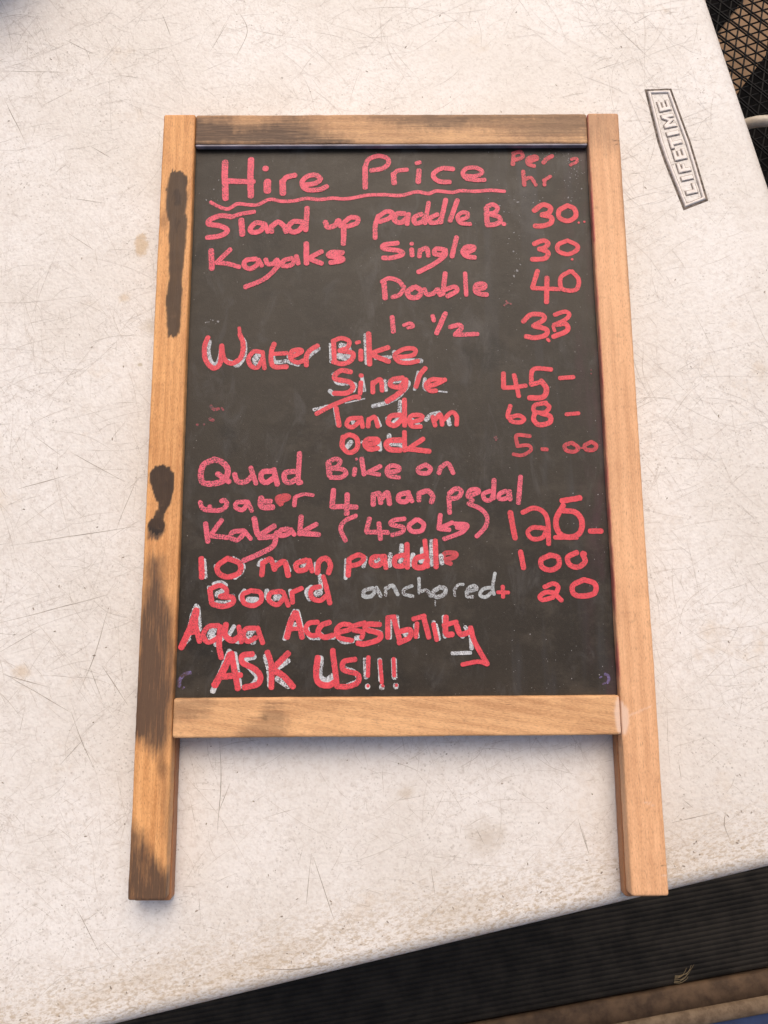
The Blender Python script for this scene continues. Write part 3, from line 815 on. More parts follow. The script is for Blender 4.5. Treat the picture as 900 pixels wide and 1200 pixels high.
# ------------------------------------------------------------------ handwriting: strokes in tenths of a millimetre on the panel (x from its centre, y from the foot of the sign); (width, [x, y, ...])
WORDS = [
    ('Hire', 'pink', [
        (53, [-1389,5729,-1388,5605,-1376,5396]),
        (53, [-1173,5752,-1175,5588,-1168,5418]),
        (48, [-1362,5555,-1256,5551,-1150,5549]),
        (62, [-1032,5549,-1032,5464]),
        (52, [-1055,5669,-1046,5666]),
        (53, [-903,5440,-908,5553]),
        (45, [-909,5544,-874,5587,-804,5605]),
        (43, [-718,5517,-633,5532,-594,5570,-633,5605,-697,5597,-744,5548,-732,5493,-675,5468,-590,5477,-541,5503]),
    ]),
    ('underline', 'pink', [
        (31, [-1498,5365,-1434,5327,-1356,5303,-1279,5348,-1195,5341,-1110,5341,-1013,5387,-914,5371,-815,5373,-716,5395,-603,5385,-491,5397,-420,5390,-335,5396,-208,5422,-67,5426,75,5419,202,5451,301,5435,372,5458,499,5445,571,5460,684,5454,811,5463,932,5453]),
    ]),
    ('Price', 'pink', [
        (45, [-222,5491,-222,5678]),
        (40, [-222,5678,-193,5748,-114,5780,-39,5759,-29,5709,-79,5665,-172,5647]),
        (45, [19,5529,13,5615]),
        (37, [13,5607,48,5643,127,5653]),
        (45, [218,5539,226,5645]),
        (36, [206,5711,234,5719]),
        (41, [511,5657,419,5663,351,5621,353,5575,402,5542,480,5538]),
        (37, [602,5594,702,5593,752,5628,704,5667,625,5662,591,5620,616,5573,686,5556,772,5557]),
    ]),
    ('Stand', 'pink', [
        (44, [-1333,5235,-1417,5243,-1500,5205,-1506,5167,-1429,5156,-1360,5125,-1364,5090,-1426,5060,-1516,5050]),
        (36, [-1332,5227,-1249,5257,-1137,5277]),
        (49, [-1241,5204,-1230,5075]),
        (43, [-1051,5169,-1121,5177,-1165,5127,-1147,5094,-1084,5107,-1048,5157]),
        (40, [-1048,5168,-1021,5097]),
        (40, [-990,5096,-994,5150]),
        (44, [-994,5142,-939,5184,-889,5145,-871,5096]),
        (44, [-739,5183,-812,5187,-854,5138,-825,5096,-769,5106,-731,5156]),
        (44, [-701,5308,-711,5110]),
    ]),
    ('up', 'pink', [
        (44, [-550,5183,-529,5137,-468,5155,-443,5197,-426,5147]),
        (44, [-398,5158,-402,4988]),
        (40, [-394,5182,-342,5223,-286,5215,-293,5172,-370,5142]),
    ]),
    ('paddle', 'pink', [
        (40, [-142,5040,-139,5154,-113,5237]),
        (40, [-113,5230,-47,5275,2,5260,-26,5214,-104,5184]),
        (44, [101,5256,38,5252,19,5196,72,5175,126,5221]),
        (39, [136,5252,121,5160]),
        (41, [242,5251,185,5221,187,5170,241,5179,269,5213]),
        (37, [303,5354,269,5167]),
        (41, [371,5246,311,5213,318,5174,374,5179,406,5212]),
        (41, [444,5378,398,5174]),
        (41, [540,5373,476,5189]),
        (36, [550,5196,614,5219,619,5257,573,5260,537,5219,564,5169,641,5159]),
    ]),
    ('B.', 'pink', [
        (44, [781,5157,778,5302]),
        (39, [786,5318,836,5333,870,5302,848,5264,798,5249]),
        (41, [798,5249,872,5226,888,5183,844,5156,781,5150]),
        (37, [914,5161,922,5158]),
    ]),
    ('Per hr', 'dim', [
        (35, [1011,5697,1021,5783]),
        (35, [1017,5799,1079,5811,1092,5764,1031,5739]),
        (35, [1140,5720,1213,5748,1199,5770,1141,5751,1140,5701,1189,5682]),
        (37, [1268,5712,1291,5743,1343,5774]),
        (28, [1503,5742,1542,5750,1547,5722,1492,5690]),
        (35, [1094,5634,1100,5509]),
        (30, [1106,5556,1156,5576,1196,5506]),
        (30, [1267,5506,1269,5545]),
        (30, [1262,5548,1320,5586]),
    ]),
    ('30', 'red', [
        (44, [1173,5278,1246,5331,1308,5303,1292,5257,1235,5239]),
        (43, [1235,5239,1311,5216,1302,5166,1238,5142,1174,5140]),
        (41, [1450,5323,1379,5277,1381,5211,1451,5185,1512,5226,1505,5292,1450,5323]),
        (18, [1534,5169,1537,5168]),
        (18, [1581,5177,1584,5175]),
    ]),
    ('Kayaks', 'pink', [
        (46, [-1480,4936,-1470,4776]),
        (39, [-1325,4944,-1433,4828]),
        (39, [-1433,4828,-1349,4820,-1248,4790]),
        (41, [-1111,4859,-1190,4849,-1207,4800,-1161,4773,-1106,4804,-1090,4844]),
        (36, [-1093,4853,-1064,4799]),
        (40, [-1033,4853,-1019,4818,-974,4815,-940,4852]),
        (40, [-926,4833,-946,4781,-1041,4685,-1194,4614]),
        (40, [-822,4862,-884,4843,-893,4798,-828,4803,-790,4852]),
        (40, [-785,4882,-769,4817]),
        (46, [-705,4992,-701,4817]),
        (41, [-579,4921,-669,4862,-578,4816]),
        (44, [-408,4910,-495,4913,-519,4883,-419,4865,-416,4841,-505,4824]),
    ]),
    ('Single', 'pink', [
        (41, [42,4994,-67,4979,-70,4945,55,4926,79,4893,-1,4866,-77,4864]),
        (40, [160,4884,156,4938]),
        (36, [157,4989,159,4986]),
        (37, [218,4873,226,4933]),
        (37, [226,4925,279,4948,292,4880]),
        (40, [419,4935,356,4940,344,4898,404,4890,432,4924]),
        (40, [432,4932,424,4879,332,4805,209,4738]),
        (40, [526,5042,484,4872]),
        (41, [588,4897,656,4931,661,4956,601,4954,574,4912,606,4874,671,4863]),
    ]),
    ('30', 'red', [
        (41, [1161,4981,1232,5011,1273,4989,1251,4951,1201,4936]),
        (41, [1201,4936,1270,4906,1240,4853,1139,4846]),
        (37, [1435,5010,1357,4973,1357,4917,1430,4890,1501,4920,1513,4965,1435,5010]),
        (21, [1464,4845,1467,4843]),
    ]),
    ('Double', 'pink', [
        (44, [-72,4651,-63,4513]),
        (37, [-89,4655,-30,4685,46,4662,91,4606]),
        (37, [82,4583,52,4542,-4,4522]),
        (44, [166,4605,117,4566,141,4520,203,4524,229,4575,184,4610]),
        (39, [253,4590,275,4547,328,4553,361,4590]),
        (39, [361,4590,383,4538]),
        (40, [426,4727,404,4545]),
        (40, [412,4579,495,4608,518,4574,441,4526]),
        (36, [588,4726,593,4537]),
        (40, [663,4581,741,4600,738,4632,678,4625,669,4569,708,4545,759,4539]),
    ]),
    ('40', 'red', [
        (39, [1179,4745,1132,4601]),
        (36, [1132,4596,1242,4590,1353,4585]),
        (41, [1253,4685,1240,4472]),
        (36, [1444,4740,1368,4689,1363,4600,1415,4573,1489,4584,1510,4666,1458,4740]),
    ]),
    ('1 - 1/2', 'pink', [
        (39, [-8,4352,1,4226]),
        (28, [83,4281,138,4298,161,4273,117,4259]),
        (36, [318,4359,327,4319]),
        (41, [421,4381,347,4213]),
        (39, [456,4264,529,4281,546,4252,496,4202]),
        (36, [493,4198,582,4201,675,4204]),
    ]),
    ('33', 'red', [
        (39, [1045,4308,1109,4366,1199,4366,1213,4325,1126,4271]),
        (41, [1126,4271,1228,4242,1222,4194,1136,4170,1064,4182]),
        (35, [1302,4365,1386,4391,1419,4364,1382,4321,1291,4278]),
        (41, [1315,4282,1388,4285,1395,4229,1283,4178]),
        (26, [1284,4268,1296,4227]),
        (26, [1235,4158,1246,4143]),
    ]),
    ('Water white', 'white', [
        (35, [-1467,4154,-1475,4068,-1448,3979,-1410,3963,-1384,4024,-1377,4096]),
        (35, [-1347,3996,-1285,3978,-1241,3948,-1189,4023,-1184,4124,-1202,4174]),
        (52, [-1072,4044,-1102,4001,-1081,3963,-1052,3987]),
        (39, [-972,4080,-957,4008,-932,3976,-837,3986]),
        (39, [-838,4022,-771,4076]),
        (39, [-824,3976,-756,3953]),
        (39, [-697,3947,-680,4018,-596,4088]),
    ]),
    ('Water', 'red', [
        (40, [-1482,4186,-1507,4111,-1496,3999,-1433,3929,-1380,3970,-1371,4117]),
        (40, [-1371,4117,-1351,4010,-1285,3967,-1212,4023,-1201,4138,-1229,4210]),
        (28, [-1228,4203,-1235,4265]),
        (36, [-1043,4058,-1111,4066,-1154,4009,-1135,3947,-1081,3933,-1042,4008]),
        (34, [-1043,4058,-1026,3923]),
        (40, [-953,4130,-974,4051,-959,3944,-850,3936]),
        (35, [-961,4044,-852,4050]),
        (37, [-811,4019,-736,4057,-743,4078,-805,4067,-821,4010,-769,3971,-715,3988]),
        (40, [-694,3947,-692,4028,-659,4078,-605,4111]),
    ]),
    ('Bike white', 'white', [
        (34, [-501,4127,-495,3977]),
        (59, [-437,4027,-362,4012,-365,4091,-417,4113]),
        (34, [-225,4202,-215,3961]),
        (34, [-144,4004,-24,4015]),
        (44, [6,4057,35,3991,220,3981]),
    ]),
    ('Bike', 'red', [
        (40, [-478,4142,-471,3980]),
        (37, [-485,4149,-417,4175,-355,4148,-369,4094,-430,4070]),
        (40, [-430,4070,-328,4048,-335,3993,-403,3958,-481,3977]),
        (40, [-260,4069,-260,3993]),
        (32, [-294,4135,-273,4141]),
        (44, [-198,4212,-191,3954]),
        (41, [-42,4094,-165,4040,-38,3975]),
        (37, [19,4010,155,4028,170,4078,88,4081,12,4032,39,3977,114,3963,196,3979]),
    ]),
    ('Single white', 'white', [
        (39, [-507,3736,-476,3708]),
        (34, [-478,3877,-443,3799,-310,3792,-318,3735]),
        (34, [-256,3862,-233,3735]),
        (34, [-73,3819,-62,3737]),
        (37, [-37,3811,115,3804,57,3705,-25,3647,-79,3629,-166,3608]),
        (32, [197,3888,165,3744]),
        (32, [248,3831,244,3749,327,3732]),
        (15, [327,3732,419,3720]),
    ]),
    ('Single', 'red', [
        (41, [-341,3891,-416,3903,-467,3863,-456,3831,-348,3806,-325,3756,-375,3717,-472,3715]),
        (37, [-260,3805,-267,3711]),
        (35, [-264,3862,-253,3859]),
        (37, [-166,3720,-166,3805]),
        (37, [-166,3791,-105,3826,-92,3734]),
        (40, [72,3839,-10,3825,-24,3779,44,3764,85,3811]),
        (44, [95,3825,84,3754,16,3691,-54,3647]),
        (39, [253,3919,207,3860,175,3764]),
        (37, [260,3767,342,3788,407,3823]),
        (37, [396,3819,302,3824,254,3775,287,3732,334,3732]),
    ]),
    ('Tandem white', 'white', [
        (31, [-630,3583,-516,3610]),
        (12, [-382,3635,-231,3670]),
        (34, [-466,3596,-444,3457]),
        (34, [-328,3498,-314,3456]),
        (34, [-137,3510,-111,3448]),
        (34, [-57,3510,-33,3457,35,3523,49,3646]),
        (34, [142,3495,208,3446]),
        (39, [252,3494,290,3533,358,3550]),
        (39, [424,3507,436,3455]),
    ]),
    ('Tandem', 'red', [
        (36, [-610,3548,-476,3621,-314,3683,-274,3676]),
        (39, [-456,3593,-432,3450]),
        (36, [-261,3511,-348,3505,-372,3459,-328,3438,-261,3490]),
        (36, [-261,3515,-247,3438]),
        (36, [-205,3441,-198,3504]),
        (36, [-198,3497,-153,3517,-127,3441]),
        (41, [48,3535,-26,3524,-44,3471,7,3450,68,3509]),
        (39, [83,3660,82,3447]),
        (36, [128,3474,209,3495,216,3527,142,3530,118,3488,141,3442,208,3439]),
        (36, [303,3519,322,3446]),
        (36, [323,3494,364,3536,377,3452]),
        (36, [391,3494,452,3553,491,3521,490,3452]),
    ]),
    ('Deck white', 'white', [
        (44, [-338,3318,-374,3274]),
        (39, [-248,3317,-221,3287]),
        (39, [-117,3317,-112,3255]),
        (39, [-40,3371,-37,3303,19,3299,72,3281]),
    ]),
    ('Deck', 'red', [
        (39, [-401,3360,-405,3280,-354,3232,-294,3263,-292,3342,-354,3376,-405,3346]),
        (39, [-221,3290,-141,3310,-130,3337,-208,3338,-232,3299,-194,3258,-128,3267]),
        (44, [59,3330,-34,3327,-64,3296,-35,3257,45,3250]),
        (37, [80,3396,80,3247]),
        (37, [227,3340,99,3254]),
        (41, [101,3261,272,3239]),
    ]),
    ('45 -', 'red', [
        (39, [873,3873,869,3757]),
        (36, [869,3754,950,3757,1045,3770]),
        (36, [956,3859,988,3683]),
        (36, [1254,3904,1112,3905,1089,3784]),
        (36, [1089,3777,1168,3801]),
        (44, [1169,3809,1209,3741,1177,3674,1071,3669]),
        (35, [1319,3831,1428,3839]),
    ]),
    ('68 -', 'red', [
        (36, [918,3605,895,3526,914,3494]),
        (34, [908,3512,982,3525,1022,3497,994,3470,927,3477,908,3505]),
        (35, [1202,3629,1113,3608,1105,3560,1185,3548,1225,3594,1188,3629]),
        (40, [1111,3553,1098,3490,1141,3448,1222,3468,1227,3517,1158,3543]),
        (31, [1357,3533,1454,3541]),
    ]),
    ('5 - 00', 'dimred', [
        (31, [1063,3358,959,3363,963,3283]),
        (28, [960,3276,1047,3283,1066,3244,997,3204,928,3212]),
        (31, [1155,3252,1193,3249]),
        (32, [1389,3302,1334,3281,1342,3243,1399,3229,1438,3260,1389,3302]),
        (15, [1440,3260,1480,3260]),
        (32, [1543,3308,1491,3280,1500,3246,1560,3246,1579,3280,1543,3308]),
    ]),
    ('Quad', 'pink2', [
        (46, [-1397,3184,-1479,3146,-1503,3065,-1481,3000,-1391,2993,-1313,3024,-1295,3105,-1343,3163,-1410,3184]),
        (43, [-1373,3069,-1282,3006]),
        (40, [-1241,3066,-1217,3009,-1154,3005,-1108,3047]),
        (37, [-1117,3117,-1074,2991]),
        (43, [-944,3089,-1023,3080,-1033,3025,-995,2997,-936,3035]),
        (43, [-937,3100,-909,2983]),
        (43, [-758,3085,-844,3075,-854,3024,-817,2996,-758,3023]),
        (40, [-739,3231,-747,3009,-726,2999]),
    ]),
    ('Bike on', 'pink2', [
        (44, [-514,3152,-504,3049]),
        (35, [-514,3159,-461,3182,-421,3165,-447,3120,-500,3107]),
        (37, [-500,3107,-407,3100,-377,3066,-420,3035,-497,3035]),
        (35, [-308,3103,-314,3054]),
        (23, [-297,3181,-293,3181]),
        (37, [-255,3183,-238,3058]),
        (37, [-111,3122,-208,3071]),
        (32, [-208,3071,-118,3055]),
        (35, [-56,3077,24,3084,31,3115,-29,3125,-60,3091,-43,3046,34,3032]),
        (36, [237,3130,186,3103,192,3069,256,3065,280,3103,237,3133]),
        (36, [344,3064,359,3113]),
        (36, [359,3109,416,3140,455,3064]),
    ]),
    ('water', 'pink2', [
        (37, [-1500,2847,-1481,2799,-1431,2785,-1425,2813]),
        (37, [-1448,2785,-1345,2782,-1296,2822,-1315,2859,-1338,2853]),
        (35, [-1150,2848,-1219,2841,-1225,2804,-1175,2784,-1143,2821]),
        (35, [-1134,2848,-1102,2777]),
        (46, [-1030,2877,-1035,2823,-1004,2803,-941,2804]),
        (36, [-1029,2847,-955,2851]),
        (35, [-775,2816,-769,2879]),
        (28, [-769,2883,-703,2903,-631,2896]),
    ]),
    ('water e', 'dimred', [
        (44, [-900,2846,-822,2877,-848,2890,-904,2873,-877,2829]),
    ]),
    ('4 man', 'pink2', [
        (41, [-473,2935,-485,2806]),
        (39, [-485,2804,-393,2806,-297,2800]),
        (41, [-367,2900,-372,2747]),
        (40, [-167,2818,-167,2900]),
        (40, [-167,2893,-123,2906,-108,2831]),
        (40, [-101,2868,-57,2912,-41,2824]),
        (40, [108,2912,38,2894,31,2850,87,2843,114,2891]),
        (35, [108,2898,133,2843]),
        (37, [186,2849,187,2904]),
        (40, [187,2904,253,2924,292,2884,281,2835]),
    ]),
    ('pedal', 'pink2', [
        (37, [421,2752,418,2879]),
        (37, [421,2903,478,2943,515,2916,490,2874,440,2861]),
        (35, [572,2881,647,2911,634,2935,586,2929,565,2885,601,2847]),
        (35, [736,2921,685,2897,697,2853,740,2853,765,2904]),
        (37, [771,3008,760,2863]),
        (35, [861,2921,810,2897,809,2859,866,2865,887,2910]),
        (35, [888,2920,892,2852]),
        (37, [978,3033,953,2825]),
    ]),
    ('Kayak', 'pink2', [
        (40, [-1453,2679,-1432,2540]),
        (37, [-1330,2706,-1411,2590]),
        (37, [-1405,2584,-1280,2570]),
        (37, [-1158,2622,-1240,2613,-1258,2572,-1208,2552,-1151,2602]),
        (32, [-1151,2619,-1104,2558]),
        (43, [-1081,2717,-1059,2611,-1039,2578]),
        (43, [-1039,2584,-926,2657]),
        (40, [-1039,2568,-935,2577,-903,2607]),
        (40, [-909,2594,-933,2502,-1049,2437,-1156,2391]),
        (37, [-818,2633,-874,2624,-880,2583,-818,2596,-798,2626]),
        (35, [-798,2630,-772,2589]),
        (40, [-721,2728,-730,2593]),
        (37, [-603,2669,-720,2606]),
        (40, [-720,2599,-585,2589]),
    ]),
    ('(450 kg)', 'pink2', [
        (35, [-301,2733,-384,2694,-417,2631,-380,2541]),
        (37, [-196,2711,-220,2612]),
        (35, [-220,2606,-131,2605,-53,2602]),
        (37, [-124,2673,-112,2552]),
        (35, [73,2707,-13,2694,-30,2664,59,2641,52,2604,-24,2582]),
        (37, [164,2700,107,2654,130,2610,200,2614,220,2664,178,2700]),
        (37, [349,2735,336,2629]),
        (35, [440,2676,347,2633]),
        (35, [347,2626,416,2619]),
        (37, [462,2665,548,2658,537,2627,474,2638]),
        (35, [550,2645,510,2599,375,2548]),
        (35, [568,2822,659,2781,707,2717,692,2640,623,2567]),
    ]),
    ('125 -', 'red', [
        (43, [888,2753,918,2552]),
        (37, [983,2751,1067,2785,1139,2758,1173,2687,1174,2505]),
        (35, [1147,2628,1058,2632,1017,2595,1051,2545,1128,2555,1159,2608]),
        (44, [1290,2840,1431,2862]),
        (43, [1299,2804,1252,2727,1236,2660,1263,2583,1340,2557,1418,2593,1436,2686,1389,2750,1297,2764]),
        (35, [1225,2555,1392,2554]),
        (41, [1496,2603,1582,2603]),
    ]),
    ('10 man white', 'white', [
        (34, [-1455,2400,-1440,2268]),
        (34, [-1368,2354,-1351,2302]),
        (39, [-1237,2410,-1162,2360,-1167,2308,-1220,2263]),
        (39, [-1039,2359,-1003,2395,-899,2371]),
        (31, [-834,2384,-804,2312]),
        (31, [-769,2351,-724,2393]),
        (31, [-607,2369,-606,2304]),
        (39, [-706,2344,-691,2363]),
    ]),
    ('10 man', 'red', [
        (44, [-1477,2411,-1468,2267]),
        (41, [-1276,2410,-1350,2354,-1341,2298,-1272,2269,-1185,2301,-1184,2370,-1276,2410]),
        (40, [-1014,2281,-1009,2376]),
        (40, [-1009,2369,-951,2401,-917,2322]),
        (43, [-918,2342,-847,2381,-813,2276]),
        (40, [-678,2393,-753,2364,-740,2314,-678,2327,-652,2380]),
        (37, [-656,2393,-632,2307]),
        (40, [-593,2294,-581,2379,-529,2405,-494,2355,-509,2293]),
    ]),
    ('paddle white', 'white', [
        (34, [-373,2394,-379,2253]),
        (34, [-226,2409,-243,2341]),
        (39, [-39,2434,-44,2346]),
        (39, [48,2503,43,2417]),
        (39, [135,2432,117,2352]),
        (39, [207,2475,203,2377]),
        (39, [280,2534,273,2351]),
        (39, [347,2422,355,2361]),
        (39, [-146,2379,-126,2392]),
        (39, [192,2377,206,2390]),
        (39, [36,2378,50,2391]),
    ]),
    ('paddle', 'red', [
        (40, [-360,2274,-353,2394]),
        (37, [-353,2400,-282,2430,-239,2406,-276,2363,-338,2348]),
        (40, [-93,2416,-169,2410,-182,2363,-133,2349,-80,2392]),
        (37, [-84,2422,-72,2329]),
        (40, [69,2428,0,2405,0,2348,62,2348,82,2391]),
        (40, [90,2511,91,2332]),
        (43, [219,2420,156,2397,149,2341,211,2334,245,2390]),
        (37, [227,2537,244,2338]),
        (40, [306,2536,309,2334]),
    ]),
    ('paddle e', 'dimred', [
        (37, [362,2383,453,2412,458,2438,382,2439,364,2392,420,2359]),
    ]),
    ('100', 'red', [
        (40, [956,2447,975,2323]),
        (40, [1177,2417,1113,2385,1117,2328,1179,2306,1242,2338,1241,2401,1177,2421]),
        (40, [1387,2439,1316,2403,1326,2347,1388,2327,1446,2369,1428,2428,1445,2426]),
    ]),
    ('Board white', 'white', [
        (35, [-1412,2193,-1396,2090]),
        (35, [-1380,2216,-1323,2228,-1283,2205]),
        (35, [-1357,2077,-1267,2076,-1227,2127]),
        (57, [-1346,2135,-1301,2160]),
        (39, [-1143,2165,-1171,2114,-1131,2065]),
        (52, [-1113,2095,-1049,2094]),
        (41, [-973,2164,-972,2113,-932,2074]),
        (54, [-907,2110,-881,2112]),
        (35, [-798,2163,-785,2112]),
        (44, [-637,2188,-673,2150,-649,2098]),
        (57, [-598,2136,-573,2149]),
        (36, [-574,2275,-564,2175]),
    ]),
    ('Board', 'red', [
        (40, [-1405,2171,-1386,2071]),
        (37, [-1405,2177,-1335,2205,-1282,2177,-1281,2137,-1326,2122]),
        (40, [-1326,2122,-1236,2112,-1232,2070,-1304,2047,-1380,2064]),
        (37, [-1095,2163,-1156,2133,-1142,2072,-1073,2052,-1016,2088,-1024,2149,-1095,2165]),
        (37, [-863,2157,-944,2145,-956,2090,-893,2057,-843,2110]),
        (35, [-850,2151,-810,2050]),
        (37, [-778,2073,-784,2148]),
        (37, [-784,2148,-711,2179]),
        (37, [-573,2191,-635,2172,-634,2107,-572,2087,-521,2123]),
        (37, [-548,2267,-515,2149,-497,2065]),
    ]),
    ('anchored', 'chalk', [
        (30, [-172,2176,-234,2160,-241,2117,-186,2117,-147,2169]),
        (27, [-147,2182,-112,2116]),
        (22, [-76,2120,-75,2182]),
        (30, [-76,2169,-24,2194,15,2128]),
        (25, [125,2193,67,2168,62,2132,130,2112]),
        (25, [178,2250,179,2138]),
        (27, [183,2148,234,2157,266,2114]),
        (32, [332,2179,282,2143,305,2107,363,2124,377,2166,332,2182]),
        (19, [447,2113,443,2166]),
        (22, [448,2166,475,2198,513,2201]),
        (27, [534,2142,613,2165,591,2190,548,2168,540,2112,582,2107]),
        (27, [733,2177,664,2164,637,2122,679,2105,738,2151]),
        (25, [756,2285,735,2179,744,2124]),
        (10, [298,2079,297,2041]),
    ]),
    ('+', 'red', [
        (28, [773,2140,854,2137]),
        (31, [811,2183,812,2104]),
    ]),
    ('20', 'red', [
        (35, [1128,2177,1194,2202,1231,2180,1219,2137]),
        (35, [1219,2131,1139,2138,1089,2106,1111,2080,1189,2099]),
        (35, [1206,2122,1253,2076]),
        (40, [1428,2230,1345,2188,1348,2124,1416,2107,1505,2129,1511,2198,1435,2230]),
    ]),
    ('Aqua white', 'white', [
        (46, [-1501,2052,-1529,1976,-1554,1830]),
        (34, [-1487,2039,-1469,1874]),
        (31, [-1546,1805,-1602,1755]),
        (64, [-1370,1873,-1388,1829,-1361,1804]),
        (36, [-1291,1816,-1351,1762]),
        (36, [-1215,1898,-1253,1816,-1176,1781]),
        (52, [-1073,1865,-1107,1821,-1067,1781]),
    ]),
    ('Aqua', 'red', [
        (49, [-1503,2020,-1552,1862,-1605,1745]),
        (40, [-1496,2020,-1503,1912,-1469,1788]),
        (36, [-1573,1843,-1485,1865]),
        (37, [-1332,1905,-1406,1896,-1443,1836,-1405,1782,-1330,1820,-1313,1896]),
        (43, [-1319,1896,-1322,1760,-1303,1668]),
        (43, [-1275,1913,-1279,1835,-1227,1793,-1177,1819]),
        (35, [-1179,1895,-1157,1780]),
        (37, [-1057,1884,-1127,1876,-1142,1821,-1106,1786,-1049,1814]),
        (37, [-1038,1886,-997,1773]),
    ]),
    ('Accessibility white', 'white', [
        (41, [-764,2009,-798,1920,-834,1804]),
        (41, [-742,2009,-712,1894,-702,1818]),
        (64, [-776,1895,-763,1901]),
        (36, [-667,1881,-647,1816,-576,1808]),
        (35, [-567,1840,-530,1811,-466,1811]),
        (35, [-454,1839,-402,1779,-323,1783]),
        (35, [-210,1869,-115,1845]),
        (42, [-299,1806,-259,1806]),
        (39, [-45,1934,-49,1805]),
        (39, [6,1960,13,1820]),
        (48, [54,1859,77,1828]),
        (35, [142,1898,162,1811]),
        (35, [282,1921,284,1918]),
        (35, [299,1897,321,1794]),
        (35, [360,1960,366,1810]),
        (35, [473,1833,501,1809]),
        (35, [519,1880,557,1816,563,1722]),
        (32, [418,1688,554,1691]),
    ]),
    ('Accessibility', 'red', [
        (46, [-758,1996,-793,1920,-817,1815]),
        (40, [-749,1996,-722,1894,-704,1812]),
        (31, [-794,1873,-731,1879]),
        (37, [-588,1925,-652,1917,-677,1871,-640,1828,-589,1828]),
        (40, [-499,1923,-560,1900,-583,1851,-538,1814,-474,1826]),
        (37, [-434,1847,-347,1870,-339,1898,-403,1907,-447,1867,-426,1810,-331,1788]),
        (37, [-234,1917,-319,1893,-319,1865,-251,1846,-259,1806]),
        (40, [-122,1905,-215,1905,-223,1869,-123,1837,-131,1793,-235,1762,-287,1767]),
        (39, [-61,1944,-62,1808]),
        (32, [-66,1955,-10,1963]),
        (40, [-18,1960,29,1776]),
        (40, [21,1848,102,1864,101,1807,21,1768]),
        (35, [158,1911,149,1811]),
        (35, [130,1943,215,1966]),
        (39, [207,1966,245,1806]),
        (35, [282,1905,304,1787]),
        (42, [376,1957,373,1837,421,1828]),
        (35, [358,1894,455,1920]),
        (42, [455,1893,485,1828,558,1848]),
        (39, [559,1877,588,1769,676,1607]),
        (32, [676,1607,608,1625,491,1605]),
    ]),
    ('ASK white', 'white', [
        (46, [-1244,1715,-1274,1640,-1321,1523,-1360,1424]),
        (44, [-1205,1696,-1180,1559,-1161,1453]),
        (46, [-1059,1673,-1132,1646,-1067,1570,-1033,1521,-1067,1465]),
        (46, [-974,1676,-946,1570,-938,1461]),
        (49, [-807,1643,-898,1582]),
        (49, [-884,1513,-801,1457]),
    ]),
    ('ASK', 'red', [
        (52, [-1237,1690,-1282,1584,-1347,1467]),
        (44, [-1228,1699,-1202,1571,-1174,1441]),
        (44, [-1296,1529,-1157,1540]),
        (43, [-1072,1693,-1145,1681,-1144,1630,-1057,1585,-1011,1533,-1029,1474,-1127,1450]),
        (43, [-961,1705,-930,1607,-927,1448]),
        (44, [-805,1697,-909,1594]),
        (46, [-915,1573,-840,1532,-766,1453]),
    ]),
    ('US!!! white', 'white', [
        (55, [-566,1659,-571,1527,-520,1495,-476,1526]),
        (39, [-307,1649,-391,1631,-391,1588,-311,1556,-288,1494,-362,1460]),
        (39, [-232,1649,-226,1517]),
        (48, [-217,1450,-213,1450]),
        (40, [-124,1644,-115,1493]),
        (52, [-111,1446,-107,1446]),
        (48, [-19,1644,-14,1515]),
        (55, [-6,1453,-3,1453]),
    ]),
    ('US!!!', 'red', [
        (45, [-585,1664,-597,1542,-572,1476,-504,1460,-465,1480]),
        (42, [-474,1716,-441,1452]),
        (39, [-307,1649,-391,1631,-391,1572,-291,1540,-288,1481,-362,1451,-438,1452]),
        (32, [-208,1664,-212,1527]),
        (26, [-213,1455,-210,1455]),
        (29, [-121,1637,-109,1477]),
        (24, [-103,1454,-100,1454]),
        (29, [-20,1651,-17,1526]),
        (24, [-3,1458,0,1458]),
    ]),
    ('red specks', 'smudge', [
        (26, [-1443,3615,-1416,3587,-1382,3594]),
        (26, [-1447,3511,-1420,3501]),
        (21, [-1547,3465,-1542,3463]),
        (15, [-1492,3471,-1491,3466]),
        (15, [-1356,3601,-1342,3580]),
        (15, [898,4447,927,4469,954,4459]),
        (15, [913,4484,920,4477]),
        (14, [782,3346,808,3339]),
        (14, [795,3356,798,3325]),
        (12, [1571,3902,1572,3898]),
        (12, [1570,3870,1571,3867]),
    ]),
    ('purple marks', 'purple', [
        (28, [-1607,1463,-1605,1512,-1569,1549,-1531,1559]),
        (13, [-1584,1444,-1572,1456]),
        (21, [1552,1528,1573,1518,1579,1490,1567,1466]),
        (12, [1531,1456,1550,1463]),
        (12, [1512,1503,1525,1509]),
    ]),
]

